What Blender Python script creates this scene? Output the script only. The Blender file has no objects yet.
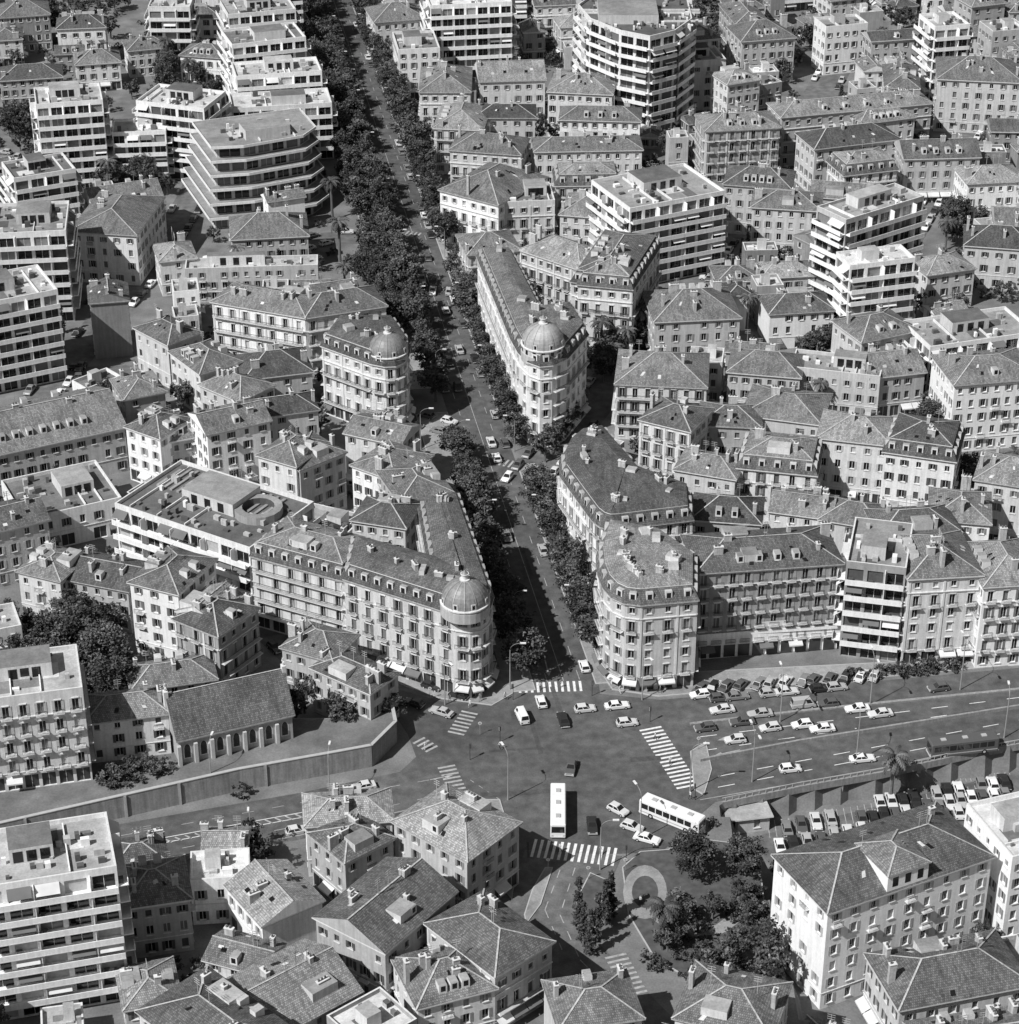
import bpy, math, random
import numpy as np
from mathutils import Vector, Matrix
random.seed(7); rnd=random.Random(11)
scene=bpy.context.scene
TH=math.radians(30.0); F=2300.0; H=231.0
# survey helper: photogrammetric reading (photo coordinate + known height) -> plan metres
def G(x,y,z=0.0):
    v=(y-512)/F; d=(H-z)/(math.sin(TH)+v*math.cos(TH))
    return ((x-509.5)/F*d, d*(math.cos(TH)-v*math.sin(TH)))
# ---------------------------------------------------------------- materials
def newmat(n):
    m=bpy.data.materials.new(n); m.use_nodes=True; nt=m.node_tree
    b=nt.nodes['Principled BSDF']; return m,nt,b
def N(nt,t,**k):
    n=nt.nodes.new(t)
    for a,v in k.items(): setattr(n,a,v)
    return n
def math_(nt,op,a,b):
    n=N(nt,'ShaderNodeMath',operation=op)
    for i,x in enumerate((a,b)):
        if isinstance(x,(int,float)): n.inputs[i].default_value=x
        else: nt.links.new(x,n.inputs[i])
    return n.outputs[0]
def mk(name,base,kind='plain',amt=.25,scale=.6,rough=.85,objvar=.0,metal=0):
    m,nt,b=newmat(name); L=nt.links
    geo=N(nt,'ShaderNodeNewGeometry'); 
    def noise(sc,vec=None,det=4):
        n=N(nt,'ShaderNodeTexNoise'); n.inputs['Scale'].default_value=sc; n.inputs['Detail'].default_value=det
        L.new(vec or geo.outputs['Position'],n.inputs['Vector']); return n.outputs['Fac']
    def centred(f,a): return math_(nt,'MAXIMUM',math_(nt,'ADD',math_(nt,'MULTIPLY',math_(nt,'SUBTRACT',f,.5),2*a),1.0),.05)
    val=centred(noise(scale),amt)
    if kind=='wall':
        mp=N(nt,'ShaderNodeMapping'); mp.inputs['Scale'].default_value=(1.6,1.6,.12); L.new(geo.outputs['Position'],mp.inputs[0])
        val=math_(nt,'MULTIPLY',val,centred(noise(1.3,mp.outputs[0],6),amt*1.7))
        val=math_(nt,'MULTIPLY',val,centred(noise(3.5,None,3),amt))
    if kind=='roof':
        uv=N(nt,'ShaderNodeUVMap'); uv.uv_map='UVMap'
        br=N(nt,'ShaderNodeTexBrick'); br.inputs['Scale'].default_value=1
        br.inputs['Brick Width'].default_value=.3; br.inputs['Row Height'].default_value=.36; br.inputs['Mortar Size'].default_value=.03
        br.inputs['Color1'].default_value=(1.35,)*3+(1,); br.inputs['Color2'].default_value=(.68,)*3+(1,); br.inputs['Mortar'].default_value=(.5,)*3+(1,)
        L.new(uv.outputs[0],br.inputs['Vector'])
        val=math_(nt,'MULTIPLY',val,br.outputs['Color'])
        mp=N(nt,'ShaderNodeMapping'); mp.inputs['Scale'].default_value=(1.5,.22,1); L.new(uv.outputs[0],mp.inputs[0])
        val=math_(nt,'MULTIPLY',val,centred(noise(1.0,mp.outputs[0],6),.6))
        val=math_(nt,'MULTIPLY',val,centred(noise(.18),.5))
        bp=N(nt,'ShaderNodeBump'); bp.inputs['Strength'].default_value=.6; bp.inputs['Distance'].default_value=.12
        L.new(br.outputs['Fac'],bp.inputs['Height']); bp.invert=True; L.new(bp.outputs[0],b.inputs['Normal'])
    if kind=='asphalt':
        val=math_(nt,'MULTIPLY',val,centred(noise(.06,None,4),.55))
        val=math_(nt,'MULTIPLY',val,centred(noise(.5,None,6),.45))
        val=math_(nt,'MULTIPLY',val,centred(noise(4.0,None,2),.25))
    if kind=='flat':
        val=math_(nt,'MULTIPLY',val,centred(noise(.15,None,3),.6))
        val=math_(nt,'MULTIPLY',val,centred(noise(3.0,None,3),.35))
    if kind=='leaf':
        val=math_(nt,'MULTIPLY',val,centred(noise(.9,None,2),.5))
    if objvar:
        oi=N(nt,'ShaderNodeObjectInfo'); val=math_(nt,'MULTIPLY',val,centred(oi.outputs['Random'],objvar))
    val=math_(nt,'MULTIPLY',val,base)
    L.new(val,b.inputs['Base Color']); b.inputs['Roughness'].default_value=rough; b.inputs['Metallic'].default_value=metal
    b.inputs['Specular IOR Level'].default_value=.5 if rough<.6 else .15
    return m
MATS=[];IDX={}
def reg(k,*a,**kw):
    IDX[k]=len(MATS); MATS.append(mk(*a,**kw))
for i,v in enumerate((.22,.33,.44,.58,.74)): reg('w%d'%i,'plaster_wall_%d'%i,v,'wall',.19,objvar=.14)
for i,v in enumerate((.12,.165,.21,.28)): reg('r%d'%i,'clay_tile_roof_%d'%i,v,'roof',.35,.35,objvar=.25)
reg('slate','slate_roof',.12,'roof',.25,.5,objvar=.25)
reg('f0','bitumen_roof',.15,'flat',.35,.8,objvar=.3); reg('f1','gravel_roof',.32,'flat',.35,.8,objvar=.3); reg('f2','pale_roof_coating',.55,'flat',.25,.8,objvar=.15)
reg('g0','window_glass_dark',.015,'plain',.3,.5,.12); reg('g1','window_curtain',.17,'plain',.4,.8,.25); 
reg('s0','shutter_dark',.1,'plain',.3,2,.7,objvar=.2); reg('s1','shutter_mid',.2,'plain',.3,2,.7,objvar=.3); reg('s2','shutter_light',.42,'plain',.3,2,.7,objvar=.2)
reg('trim','stone_trim',.64,'wall',.15,1); reg('rail','iron_rail',.04,'plain',.2,2,.5); reg('awn','awning_canvas',.62,'plain',.3,.4); reg('awnd','awning_canvas_dark',.15,'plain',.3,.4)
reg('brick','chimney_render',.42,'wall',.3,1.5); reg('lead','zinc_dome',.21,'wall',.3,1.2,.5)
reg('white','white_render',.8,'wall',.13,1,objvar=.08); reg('shop','shop_front',.05,'plain',.8,.5,.3); reg('zinc','zinc_sheet_roof',.36,'flat',.3,.7,.5,objvar=.2)
# ---------------------------------------------------------------- mesh builder
class MB:
    def __init__(s): s.v=[];s.f=[];s.m=[]
    def face(s,pts,mat):
        i=len(s.v); s.v.extend(pts); s.f.append(tuple(range(i,i+len(pts)))); s.m.append(mat)
    def obj(s,name,mats,col=None,loc=None,link=True):
        me=bpy.data.meshes.new(name); me.from_pydata(s.v,[],s.f)
        for m in mats: me.materials.append(m)
        n=len(me.polygons)
        me.polygons.foreach_set('material_index',np.array(s.m,dtype=np.int32))
        nrm=np.empty(n*3); me.polygons.foreach_get('normal',nrm); nrm=nrm.reshape(-1,3)
        tot=np.array([len(f) for f in s.f]); fn=np.repeat(nrm,tot,axis=0); co=np.array(s.v,dtype=float)
        u=np.stack([-fn[:,1],fn[:,0],np.zeros(len(fn))],1); l=np.linalg.norm(u,axis=1)
        flat=l<1e-3; u[flat]=(1,0,0); l[flat]=1; u/=l[:,None]; w=np.cross(fn,u)
        uv=np.stack([(co*u).sum(1),(co*w).sum(1)],1).ravel()
        ul=me.uv_layers.new(name='UVMap'); ul.data.foreach_set('uv',uv.astype(np.float32))
        me.update()
        if not link: return me
        o=bpy.data.objects.new(name,me); scene.collection.objects.link(o)
        if loc: o.location=loc
        return o
    def box(s,c,ux,uy,hx,hy,z0,z1,mat,top=None,bottom=False):
        P=[(c[0]+a*hx*ux[0]+b*hy*uy[0],c[1]+a*hx*ux[1]+b*hy*uy[1]) for a,b in((-1,-1),(1,-1),(1,1),(-1,1))]
        for i in range(4):
            a=P[i];b=P[(i+1)%4]; s.face([(a[0],a[1],z0),(b[0],b[1],z0),(b[0],b[1],z1),(a[0],a[1],z1)],mat)
        s.face([(p[0],p[1],z1) for p in P],mat if top is None else top)
        if bottom: s.face([(p[0],p[1],z0) for p in P[::-1]],mat)
def sarea(P): return .5*sum(P[i][0]*P[(i+1)%len(P)][1]-P[(i+1)%len(P)][0]*P[i][1] for i in range(len(P)))
def ccw(P): return P if sarea(P)>0 else P[::-1]
def inset(P,d):
    n=len(P); out=[]
    for i in range(n):
        a,b,c=P[i-1],P[i],P[(i+1)%n]
        d1=Vector((b[0]-a[0],b[1]-a[1])).normalized(); d2=Vector((c[0]-b[0],c[1]-b[1])).normalized()
        n1=Vector((-d1.y,d1.x)); n2=Vector((-d2.y,d2.x)); k=1+n1.dot(n2)
        k=max(k,.35); o=(n1+n2)/k
        out.append((b[0]+o.x*d,b[1]+o.y*d))
    return out
def facade(m,p0,p1,z0,z1,wm,style,R,shop=False,shut='s1'):
    dx,dy=p1[0]-p0[0],p1[1]-p0[1]; L=math.hypot(dx,dy)
    if L<.05: return
    tx,ty=dx/L,dy/L; nx,ny=ty,-tx
    def pt(u,z,o=0): return (p0[0]+tx*u+nx*o,p0[1]+ty*u+ny*o,z)
    def q(u0,u1,a,b,mat,o=0): m.face([pt(u0,a,o),pt(u1,a,o),pt(u1,b,o),pt(u0,b,o)],mat)
    def bx(u0,u1,a,b,o0,o1,mat,back=False):
        q(u0,u1,a,b,mat,o1)
        m.face([pt(u0,b,o1),pt(u1,b,o1),pt(u1,b,o0),pt(u0,b,o0)],mat)
        m.face([pt(u0,a,o0),pt(u1,a,o0),pt(u1,a,o1),pt(u0,a,o1)],mat)
        m.face([pt(u0,a,o0),pt(u0,a,o1),pt(u0,b,o1),pt(u0,b,o0)],mat)
        m.face([pt(u1,a,o1),pt(u1,a,o0),pt(u1,b,o0),pt(u1,b,o1)],mat)
        if back: m.face([pt(u1,a,o0),pt(u0,a,o0),pt(u0,b,o0),pt(u1,b,o0)],mat)
    if style=='p' or L<1.25:
        q(0,L,z0,z1,wm); return
    Hh=z1-z0; ns=max(1,round(Hh/(3.0 if style in('m','t') else 3.25))); sh=Hh/ns
    back=ny>.45
    bay=3.4 if style in('m','t') else (2.5 if R.random()<.6 else 2.95)
    nc=max(1,int(L/bay)); cw=L/nc
    balc_floors=set()
    if style=='b': balc_floors=({1,ns-2} if ns>3 else {1}) if R.random()<.55 else set(range(1,ns,1))
    fullbal=R.random()<.5; bprob=R.choice([.05,.1,.3,.6])
    piers=style=='b' and R.random()<.4 and L>6
    for s in range(ns):
        f=z0+s*sh
        if style in('m','t'): ww,sl,wh=cw*.8,.15,min(2.35,sh-.45)
        elif s==0 and shop: ww,sl,wh=min(cw*.8,2.6),.12,min(2.6,sh-.5)
        elif s in balc_floors: ww,sl,wh=min(1.0,cw*.5),.12,min(2.3,sh-.6)
        elif s==ns-1 and ns>2: ww,sl,wh=min(.9,cw*.5),.95,min(1.25,sh-1.3)
        else: ww,sl,wh=min(1.0,cw*.5),.85,min(1.7,sh-1.15)
        if wh<.4: q(0,L,f,f+sh,wm); continue
        a=f+sl;b=a+wh; d=.28
        q(0,L,f,a,wm); q(0,L,b,f+sh,wm)
        prev=0
        for c in range(nc):
            uc=(c+.5)*cw; u0=uc-ww/2;u1=uc+ww/2
            if style=='o' and R.random()<.05: continue
            q(prev,u0,a,b,wm); prev=u1
            m.face([pt(u0,a,0),pt(u1,a,0),pt(u1,a,-d),pt(u0,a,-d)],wm)
            m.face([pt(u0,b,-d),pt(u1,b,-d),pt(u1,b,0),pt(u0,b,0)],wm)
            m.face([pt(u0,a,0),pt(u0,a,-d),pt(u0,b,-d),pt(u0,b,0)],wm)
            m.face([pt(u1,a,-d),pt(u1,a,0),pt(u1,b,0),pt(u1,b,-d)],wm)
            r=R.random()
            isshop=(s==0 and shop)
            pm=IDX['shop'] if isshop else IDX['g0'] if r<.6 else IDX['g1'] if r<.78 else IDX[shut]
            q(u0,u1,a,b,pm,-d)
            if pm!=IDX[shut] and not back:
                q(uc-.04,uc+.04,a,b,IDX['trim'],-d+.03)
            if back: continue
            if isshop:
                if R.random()<.5:
                    am=IDX['awn'] if R.random()<.55 else IDX['awnd']
                    m.face([pt(u0-.2,b-.5,1.3),pt(u1+.2,b-.5,1.3),pt(u1+.2,b+.15,.02),pt(u0-.2,b+.15,.02)],am)
                    m.face([pt(u0-.2,b-.75,1.31),pt(u1+.2,b-.75,1.31),pt(u1+.2,b-.5,1.31),pt(u0-.2,b-.5,1.31)],am)
                continue
            if style in('o','b') and r<.78:
                w=ww*.46
                if R.random()<.85:
                    bx(u0-w,u0-.02,a,b,.01,.06,IDX[shut]); bx(u1+.02,u1+w,a,b,.01,.06,IDX[shut])
            if style in('o','b','r'):
                bx(u0-.12,u1+.12,a-.14,a-.01,.0,.14,IDX['trim'])
                if style!='o': bx(u0-.1,u1+.1,b+.02,b+.2,.0,.16,IDX['trim'])
                if style=='b' and s in balc_floors and not fullbal or (style=='o' and s>0 and R.random()<bprob*.35):
                    e=min(.4,u0-.02,L-u1-.02)
                    bx(u0-e,u1+e,f+.0,f+.13,.0,.75,IDX['trim'])
                    bx(u0-e,u1+e,f+.98,f+1.04,.7,.75,IDX['rail'],True)
                    k=int((u1-u0+2*e)/.2)
                    for j in range(k+1):
                        uu=u0-e+j*.2; q(uu,uu+.07,f+.13,f+.98,IDX['rail'],.73)
        q(prev,L,a,b,wm)
        if back: continue
        if style=='b' and s in balc_floors and fullbal:
            g=.05 if L<4 else .3
            bx(g,L-g,f,f+.13,0,.85,IDX['trim']); bx(g,L-g,f+.98,f+1.05,.79,.85,IDX['rail'],True)
            for j in range(int((L-2*g)/.22)):
                uu=g+j*.22; q(uu,uu+.07,f+.13,f+.98,IDX['rail'],.82)
        if style=='m' and s>0:
            o=1.45
            bx(.12,L-.12,f-.14,f+.02,0,o,IDX['white'])
            bx(.14,L-.14,f+.021,f+.95,o-.12,o-.01,IDX['white'],True)
            for c in range(1,nc):
                if c%2==0: bx(c*cw-.06,c*cw+.06,f+.03,f+sh-.2,0.001,o-.14,IDX['white'])
            for c in range(nc):
                rr=R.random()
                if rr<.2:
                    am=IDX['awn'] if R.random()<.4 else IDX['awnd']; u0=c*cw+.3;u1=(c+1)*cw-.3
                    m.face([pt(u0,f+1.7,o+.1),pt(u1,f+1.7,o+.1),pt(u1,f+sh-.3,.05),pt(u0,f+sh-.3,.05)],am)
                elif rr<.5: bx(c*cw+.6,c*cw+1.4,f+.03,f+.8,.15,.8,IDX['s0'])
        if style in('b','o','r') and s==1 and Hh>7:
            bx(0.01,L-.01,f-.12,f+.0-.001,.0,.09,IDX['trim'])
        if style=='b' and s==ns-1: bx(0.01,L-.01,f-.1,f+.08,.0,.22,IDX['trim'])
    if piers:
        for c in range(0,nc+1,2):
            u=min(max(c*cw,.25),L-.25); bx(u-.2,u+.2,z0+sh+.02,z1-.6,.0,.13,IDX['trim'])
def chimney(m,x,y,ux,uy,z0,z1,R):
    w=R.uniform(.3,.95); m.box((x,y),ux,uy,w,.3,z0,z1,IDX['brick'],bottom=False)
    m.box((x,y),ux,uy,w+.08,.38,z1,z1+.12,IDX['trim'],bottom=True)
    for k in range(max(1,int(w/.28))):
        t=-w+.28+k*.56
        m.box((x+ux[0]*t,y+ux[1]*t),ux,uy,.12,.12,z1+.12,z1+.55,IDX['r2'])
def ring(m,P,Q,zp,zq,mat):
    n=len(P)
    for i in range(n):
        j=(i+1)%n; m.face([(*P[i],zp),(*P[j],zp),(*Q[j],zq),(*Q[i],zq)],mat)
def lerp(a,b,t): return tuple(a[i]+(b[i]-a[i])*t for i in range(len(a)))
def hiproof(m,Q,z,slope,mat,R,gable=False,wm=None,chim=True):
    a,b,c,d=Q
    if math.dist(a,b)<math.dist(b,c): a,b,c,d=b,c,d,a
    w=math.dist(a,b); dp=math.dist(b,c); rise=slope*dp/2
    ins=0.0 if gable else min(dp/2*.95,w*.45)
    tx,ty=(b[0]-a[0])/w,(b[1]-a[1])/w
    ml=lerp(a,d,.5); mr=lerp(b,c,.5)
    r0=(ml[0]+tx*ins,ml[1]+ty*ins,z+rise); r1=(mr[0]-tx*ins,mr[1]-ty*ins,z+rise)
    A,B,C,D=[(*p,z) for p in(a,b,c,d)]
    m.face([A,B,r1,r0],mat); m.face([C,D,r0,r1],mat)
    em=wm if gable else mat
    m.face([B,C,r1],em); m.face([D,A,r0],em)
    ux=(tx,ty);uy=(-ty,tx)
    def cap(p,q):
        p=Vector(p);q=Vector(q); n=(q-p).cross(Vector((0,0,1)))
        if n.length<1e-4: return
        n=n.normalized()*.13; o=Vector((0,0,.1)); m.face([tuple(p-n+o),tuple(q-n+o),tuple(q+n+o),tuple(p+n+o)],IDX['brick'])
    cap(r0,r1)
    if not gable:
        for p,q in((A,r0),(D,r0),(B,r1),(C,r1)): cap(p,q)
    if not chim: return
    for si,(S0,S1,T0,T1) in enumerate(((A,B,r0,r1),(C,D,r1,r0))):
        for k in range(R.randint(0,3+int(w/9))):   # roof lights
            u=R.uniform(.2,.8);v=R.uniform(.15,.7);e=.3/max(1,w)*1.4; g=.06
            pts=[]
            for du,dv in((-e,-g),(e,-g),(e,g),(-e,g)):
                p=lerp(lerp(S0,S1,u+du),lerp(T0,T1,u+du),v+dv); pts.append((p[0],p[1],p[2]+.09))
            m.face(pts,IDX['g0'] if R.random()<.6 else IDX['f2'])
        if R.random()<.3 and dp>7:     # dormers
            nd=R.randint(1,max(1,int(w/4))); 
            for k in range(nd):
                u=.2+.6*(k+.5)/nd; p=lerp(lerp(S0,S1,u),lerp(T0,T1,u),.35)
                s=-1 if si==0 else 1
                m.box((p[0],p[1]),ux,uy,.6,.8,p[2]-.4,p[2]+1.1,IDX['trim'],IDX['zinc'])
                q_=(p[0]+uy[0]*s*.82,p[1]+uy[1]*s*.82); 
                m.face([(q_[0]-ux[0]*.35,q_[1]-ux[1]*.35,p[2]-.0),(q_[0]+ux[0]*.35,q_[1]+ux[1]*.35,p[2]-.0),(q_[0]+ux[0]*.35,q_[1]+ux[1]*.35,p[2]+.95),(q_[0]-ux[0]*.35,q_[1]-ux[1]*.35,p[2]+.95)],IDX['g0'])
        if R.random()<.14 and dp>8:
            u=R.uniform(.25,.7); p=lerp(lerp(S0,S1,u),lerp(T0,T1,u),.45); m.box((p[0],p[1]),ux,uy,R.uniform(1.3,2.4),1.4,p[2]-1,p[2]+.9,IDX['w3'],IDX['f1'])
    for k in range(R.randint(2,3+int(w/6))):
        t=R.uniform(.04,.96);s=R.uniform(-.34,.34)
        x=ml[0]+(mr[0]-ml[0])*t+uy[0]*s*dp; y=ml[1]+(mr[1]-ml[1])*t+uy[1]*s*dp
        o=(ux,uy) if R.random()<.4 else (uy,ux)
        chimney(m,x,y,o[0],(-o[0][1],o[0][0]),z,z+rise*(1-abs(s)*1.6)+R.uniform(.7,1.5),R)
    for k in range(R.randint(1,3)): # aerials
        t=R.uniform(.2,.8); x=ml[0]+(mr[0]-ml[0])*t; y=ml[1]+(mr[1]-ml[1])*t; zz=z+rise*.9
        m.box((x,y),ux,uy,.03,.03,zz,zz+3.2,IDX['s2'])
        for q in(2.3,2.7,3.1): m.box((x,y),ux,uy,.6,.025,zz+q,zz+q+.05,IDX['s2'])
    return r0,r1
def clutter(m,P,z,R):
    cx=sum(p[0] for p in P)/len(P); cy=sum(p[1] for p in P)/len(P)
    e=max(range(len(P)),key=lambda i:math.dist(P[i],P[(i+1)%len(P)]))
    a,b=P[e],P[(e+1)%len(P)]; l=math.dist(a,b); ux=((b[0]-a[0])/l,(b[1]-a[1])/l); uy=(-ux[1],ux[0])
    ar=abs(sarea(P)); dpt=ar/l
    def loc(u,v): return (cx+ux[0]*u*l+uy[0]*v*dpt,cy+ux[1]*u*l+uy[1]*v*dpt)
    if ar>130: 
        c=loc(R.uniform(-.18,.18),R.uniform(.05,.15)); m.box(c,ux,uy,l*R.uniform(.14,.26),dpt*.22,z,z+2.6,IDX['w3'],IDX['f0'] if R.random()<.5 else IDX['f1'])
        for k in(-.1,0,.1): 
            m.box((c[0]+ux[0]*k*l-uy[0]*dpt*.221,c[1]+ux[1]*k*l-uy[1]*dpt*.221),ux,uy,.7,.02,z+.2,z+2.1,IDX['g0'])
    else: m.box(loc(R.uniform(-.2,.2),R.uniform(0,.15)),ux,uy,min(2.2,l*.14),min(1.7,dpt*.18),z,z+2.4,IDX['w3'],IDX['f1'])
    for k in range(3):
        u=R.uniform(-.33,.33);v=R.uniform(-.25,.25); m.box(loc(u,v),ux,uy,l*R.uniform(.05,.14),dpt*R.uniform(.08,.2),z,z+.04+.01*k,IDX[R.choice(['f0','f1','f2','f0'])])
    for k in range(int(ar/11)):
        p=loc(R.uniform(-.44,.44),R.uniform(-.42,.42)); w=R.uniform(.2,.8)
        m.box(p,ux,uy,w,R.uniform(.2,.5),z,z+R.uniform(.3,1.4),R.choice([IDX['white'],IDX['brick'],IDX['w2'],IDX['f0'],IDX['s0']]))
    for k in range(int(l/9)): 
        u=R.uniform(-.45,.45); m.box(loc(u,0),uy,ux,dpt*.46,.1,z,z+.55,IDX['w4'])
BL=[]
NB=[0]
def building(name,P,h,base=0,roof='h',style='o',tone=2,seed=None,shop=None,rm=None,party=()):
    R=random.Random(seed if seed is not None else int(abs(P[0][0])*97+abs(P[0][1])*13))
    NB[0]+=1; h+=(NB[0]%37)*.011
    P=[tuple(p) for p in ccw(P)]; BL.append(P)
    m=MB(); wm=IDX['w%d'%tone] if tone<5 else IDX['white']
    shut=R.choice(['s0','s1','s1','s2'])
    if tone<=1 and shut=='s1': shut='s2'
    if shop is None: shop=R.random()<.35
    n=len(P)
    for i in range(n):
        a,b=P[i],P[(i+1)%n]; st='p' if i in party else style
        if st=='o' and R.random()<.12 and math.dist(a,b)<13: st='p'
        if st=='m' and (b[0]-a[0])<-.45*math.dist(a,b): st='o'
        facade(m,a,b,base,h,wm,st,R,shop,shut)
    rmat=IDX[rm] if rm else IDX[R.choice(['r0','r1','r1','r2','r2','r3','r3'])]
    if roof=='f':
        fm=IDX[rm] if rm else IDX[R.choice(['f0','f1','f1','f2'])]
        Q=inset(P,.28); ph=.75
        ring(m,P,P,h,h+ph,wm); ring(m,P,Q,h+ph,h+ph,IDX['trim']); ring(m,Q[::-1],Q[::-1],h+.0,h+ph,wm)
        m.face([(*p,h+.0) for p in Q],fm); clutter(m,Q,h,R)
    else:
        O=inset(P,-.45); C=inset(P,-.2)
        ring(m,C,C,h-.55,h-.22,IDX['trim']); m.face([(*p,h-.55) for p in C[::-1]],IDX['trim'])
        ring(m,O,O,h-.22,h,IDX['trim'] if R.random()<.6 else IDX['brick']); m.face([(*p,h-.22) for p in O[::-1]],IDX['trim'])
        if roof in('h','g') and n==4:
            hiproof(m,O,h,R.uniform(.34,.5),rmat,R,roof=='g',wm)
        elif roof=='s' and n==4: hiproof(m,O,h,1.1,rmat,R,True,wm,False)
        elif roof=='m':
            I=inset(P,1.0); hh=2.6; ring(m,O,I,h,h+hh,IDX['slate'])
            for i in range(n):
                a,b=P[i],P[(i+1)%n]; l=math.dist(a,b)
                if l<2.2: continue
                t=((b[0]-a[0])/l,(b[1]-a[1])/l); nn=(-t[1],t[0]); k=max(1,int(l/2.7))
                for j in range(k):
                    u=(j+.5)*l/k; c=(a[0]+t[0]*u+nn[0]*.6,a[1]+t[1]*u+nn[1]*.6)
                    m.box(c,t,nn,.62,.6,h+.2,h+2.1,IDX['trim'],IDX['zinc'])
                    cc=(a[0]+t[0]*u-nn[0]*.02,a[1]+t[1]*u-nn[1]*.02)
                    m.face([(cc[0]-t[0]*.38,cc[1]-t[1]*.38,h+.4),(cc[0]+t[0]*.38,cc[1]+t[1]*.38,h+.4),(cc[0]+t[0]*.38,cc[1]+t[1]*.38,h+1.8),(cc[0]-t[0]*.38,cc[1]-t[1]*.38,h+1.8)],IDX['g0'])
            J=inset(I,-.12); ring(m,J,J,h+hh-.1,h+hh+.06,IDX['trim'])
            if n==4: hiproof(m,J,h+hh+.06,.3,rmat,R)
            else:
                K=inset(J,2.6); ring(m,J,K,h+hh+.06,h+hh+.85,rmat); m.face([(*p,h+hh+.85) for p in K],rmat)
                K2=inset(J,3.4)
                for k in range(20):
                    i=R.randrange(n); p=lerp(K2[i],K2[(i+1)%n],R.random()); o=R.uniform(0,3); ux=(math.cos(o),math.sin(o)); uy=(-ux[1],ux[0])
                    if k%3: chimney(m,p[0],p[1],ux,uy,h+hh,h+hh+R.uniform(1.5,2.4),R)
                    else: m.box(p,ux,uy,R.uniform(.5,1.3),R.uniform(.4,1),h+hh,h+hh+R.uniform(1.1,1.8),IDX['w3'],IDX['zinc'])
        else:
            K=inset(O,3.2); ring(m,O,K,h,h+1.35,rmat); m.face([(*p,h+1.35) for p in K],rmat)
    return m,name
def fin(t): return t[0].obj(t[1],MATS)
def dome(m,c,r,z,hd=None,drum=1.6,mat='lead'):
    n=28; hd=hd or r
    def rg(rr,zz): return [(c[0]+rr*math.cos(2*math.pi*i/n),c[1]+rr*math.sin(2*math.pi*i/n)) for i in range(n)],zz
    prof=[(r+.25,z-1.5,'w2'),(r+.25,z+.35,'w2'),(r,z+.35,'w2'),(r,z+drum,'w3'),(r+.3,z+drum,'trim'),(r+.3,z+drum+.25,'trim'),(r,z+drum+.3,'trim')]
    K=9
    for k in range(1,K): 
        a=math.pi/2*k/K; prof.append((r*math.cos(a),z+drum+.3+hd*math.sin(a),mat))
    for (r0,z0,_),(r1,z1,mt) in zip(prof,prof[1:]):
        A,_=rg(r0,z0);B,_=rg(r1,z1); ring(m,A,B,z0,z1,IDX[mt])
    zt=z+drum+.3+hd
    for rr,z0,z1 in((.22*r,zt-.35,zt+.1),(.13*r,zt+.1,zt+1.0),(.18*r,zt+1.0,zt+1.15)):
        A,_=rg(rr,0); ring(m,A,A,z0,z1,IDX['trim']); m.face([(*p,z1) for p in A],IDX['trim'])
    A,_=rg(.15*r,0);B,_=rg(.02,0); ring(m,A,B,zt+1.15,zt+1.8,IDX['lead'])
    for i in range(12):
        a=2*math.pi*i/12; t=(-math.sin(a)*.08,math.cos(a)*.08); pv=None
        for k in range(0,K):
            b=math.pi/2*k/K; rr=(r+.08)*math.cos(b); zz=z+drum+.3+(hd+.08)*math.sin(b); p=(c[0]+rr*math.cos(a),c[1]+rr*math.sin(a),zz)
            cur=((p[0]-t[0],p[1]-t[1],zz),(p[0]+t[0],p[1]+t[1],zz))
            if pv: m.face([pv[0],pv[1],cur[1],cur[0]],IDX['zinc'])
            pv=cur
    for i in range(8):
        a=2*math.pi*(i+.5)/8; ux=(-math.sin(a),math.cos(a)); uy=(math.cos(a),math.sin(a)); rr=r*.92
        m.box((c[0]+rr*uy[0],c[1]+rr*uy[1]),ux,uy,.4,.35,z+drum+.3,z+drum+1.5,IDX['trim'],IDX['zinc'])
        rr+=.36; p=(c[0]+rr*uy[0],c[1]+rr*uy[1]); m.face([(p[0]-ux[0]*.25,p[1]-ux[1]*.25,z+drum+.5),(p[0]+ux[0]*.25,p[1]+ux[1]*.25,z+drum+.5),(p[0]+ux[0]*.25,p[1]+ux[1]*.25,z+drum+1.3),(p[0]-ux[0]*.25,p[1]-ux[1]*.25,z+drum+1.3)],IDX['g0'])
    for i in range(14):
        a=2*math.pi*(i+.5)/14; rr=r+.03; e=.35/r
        pts=[(c[0]+rr*math.cos(a+s),c[1]+rr*math.sin(a+s)) for s in(-e,e)]
        m.face([(*pts[0],z+.5),(*pts[1],z+.5),(*pts[1],z+drum-.15),(*pts[0],z+drum-.15)],IDX['g0'])
def px(L,z): return [G(x,y,z) for x,y in L]
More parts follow.
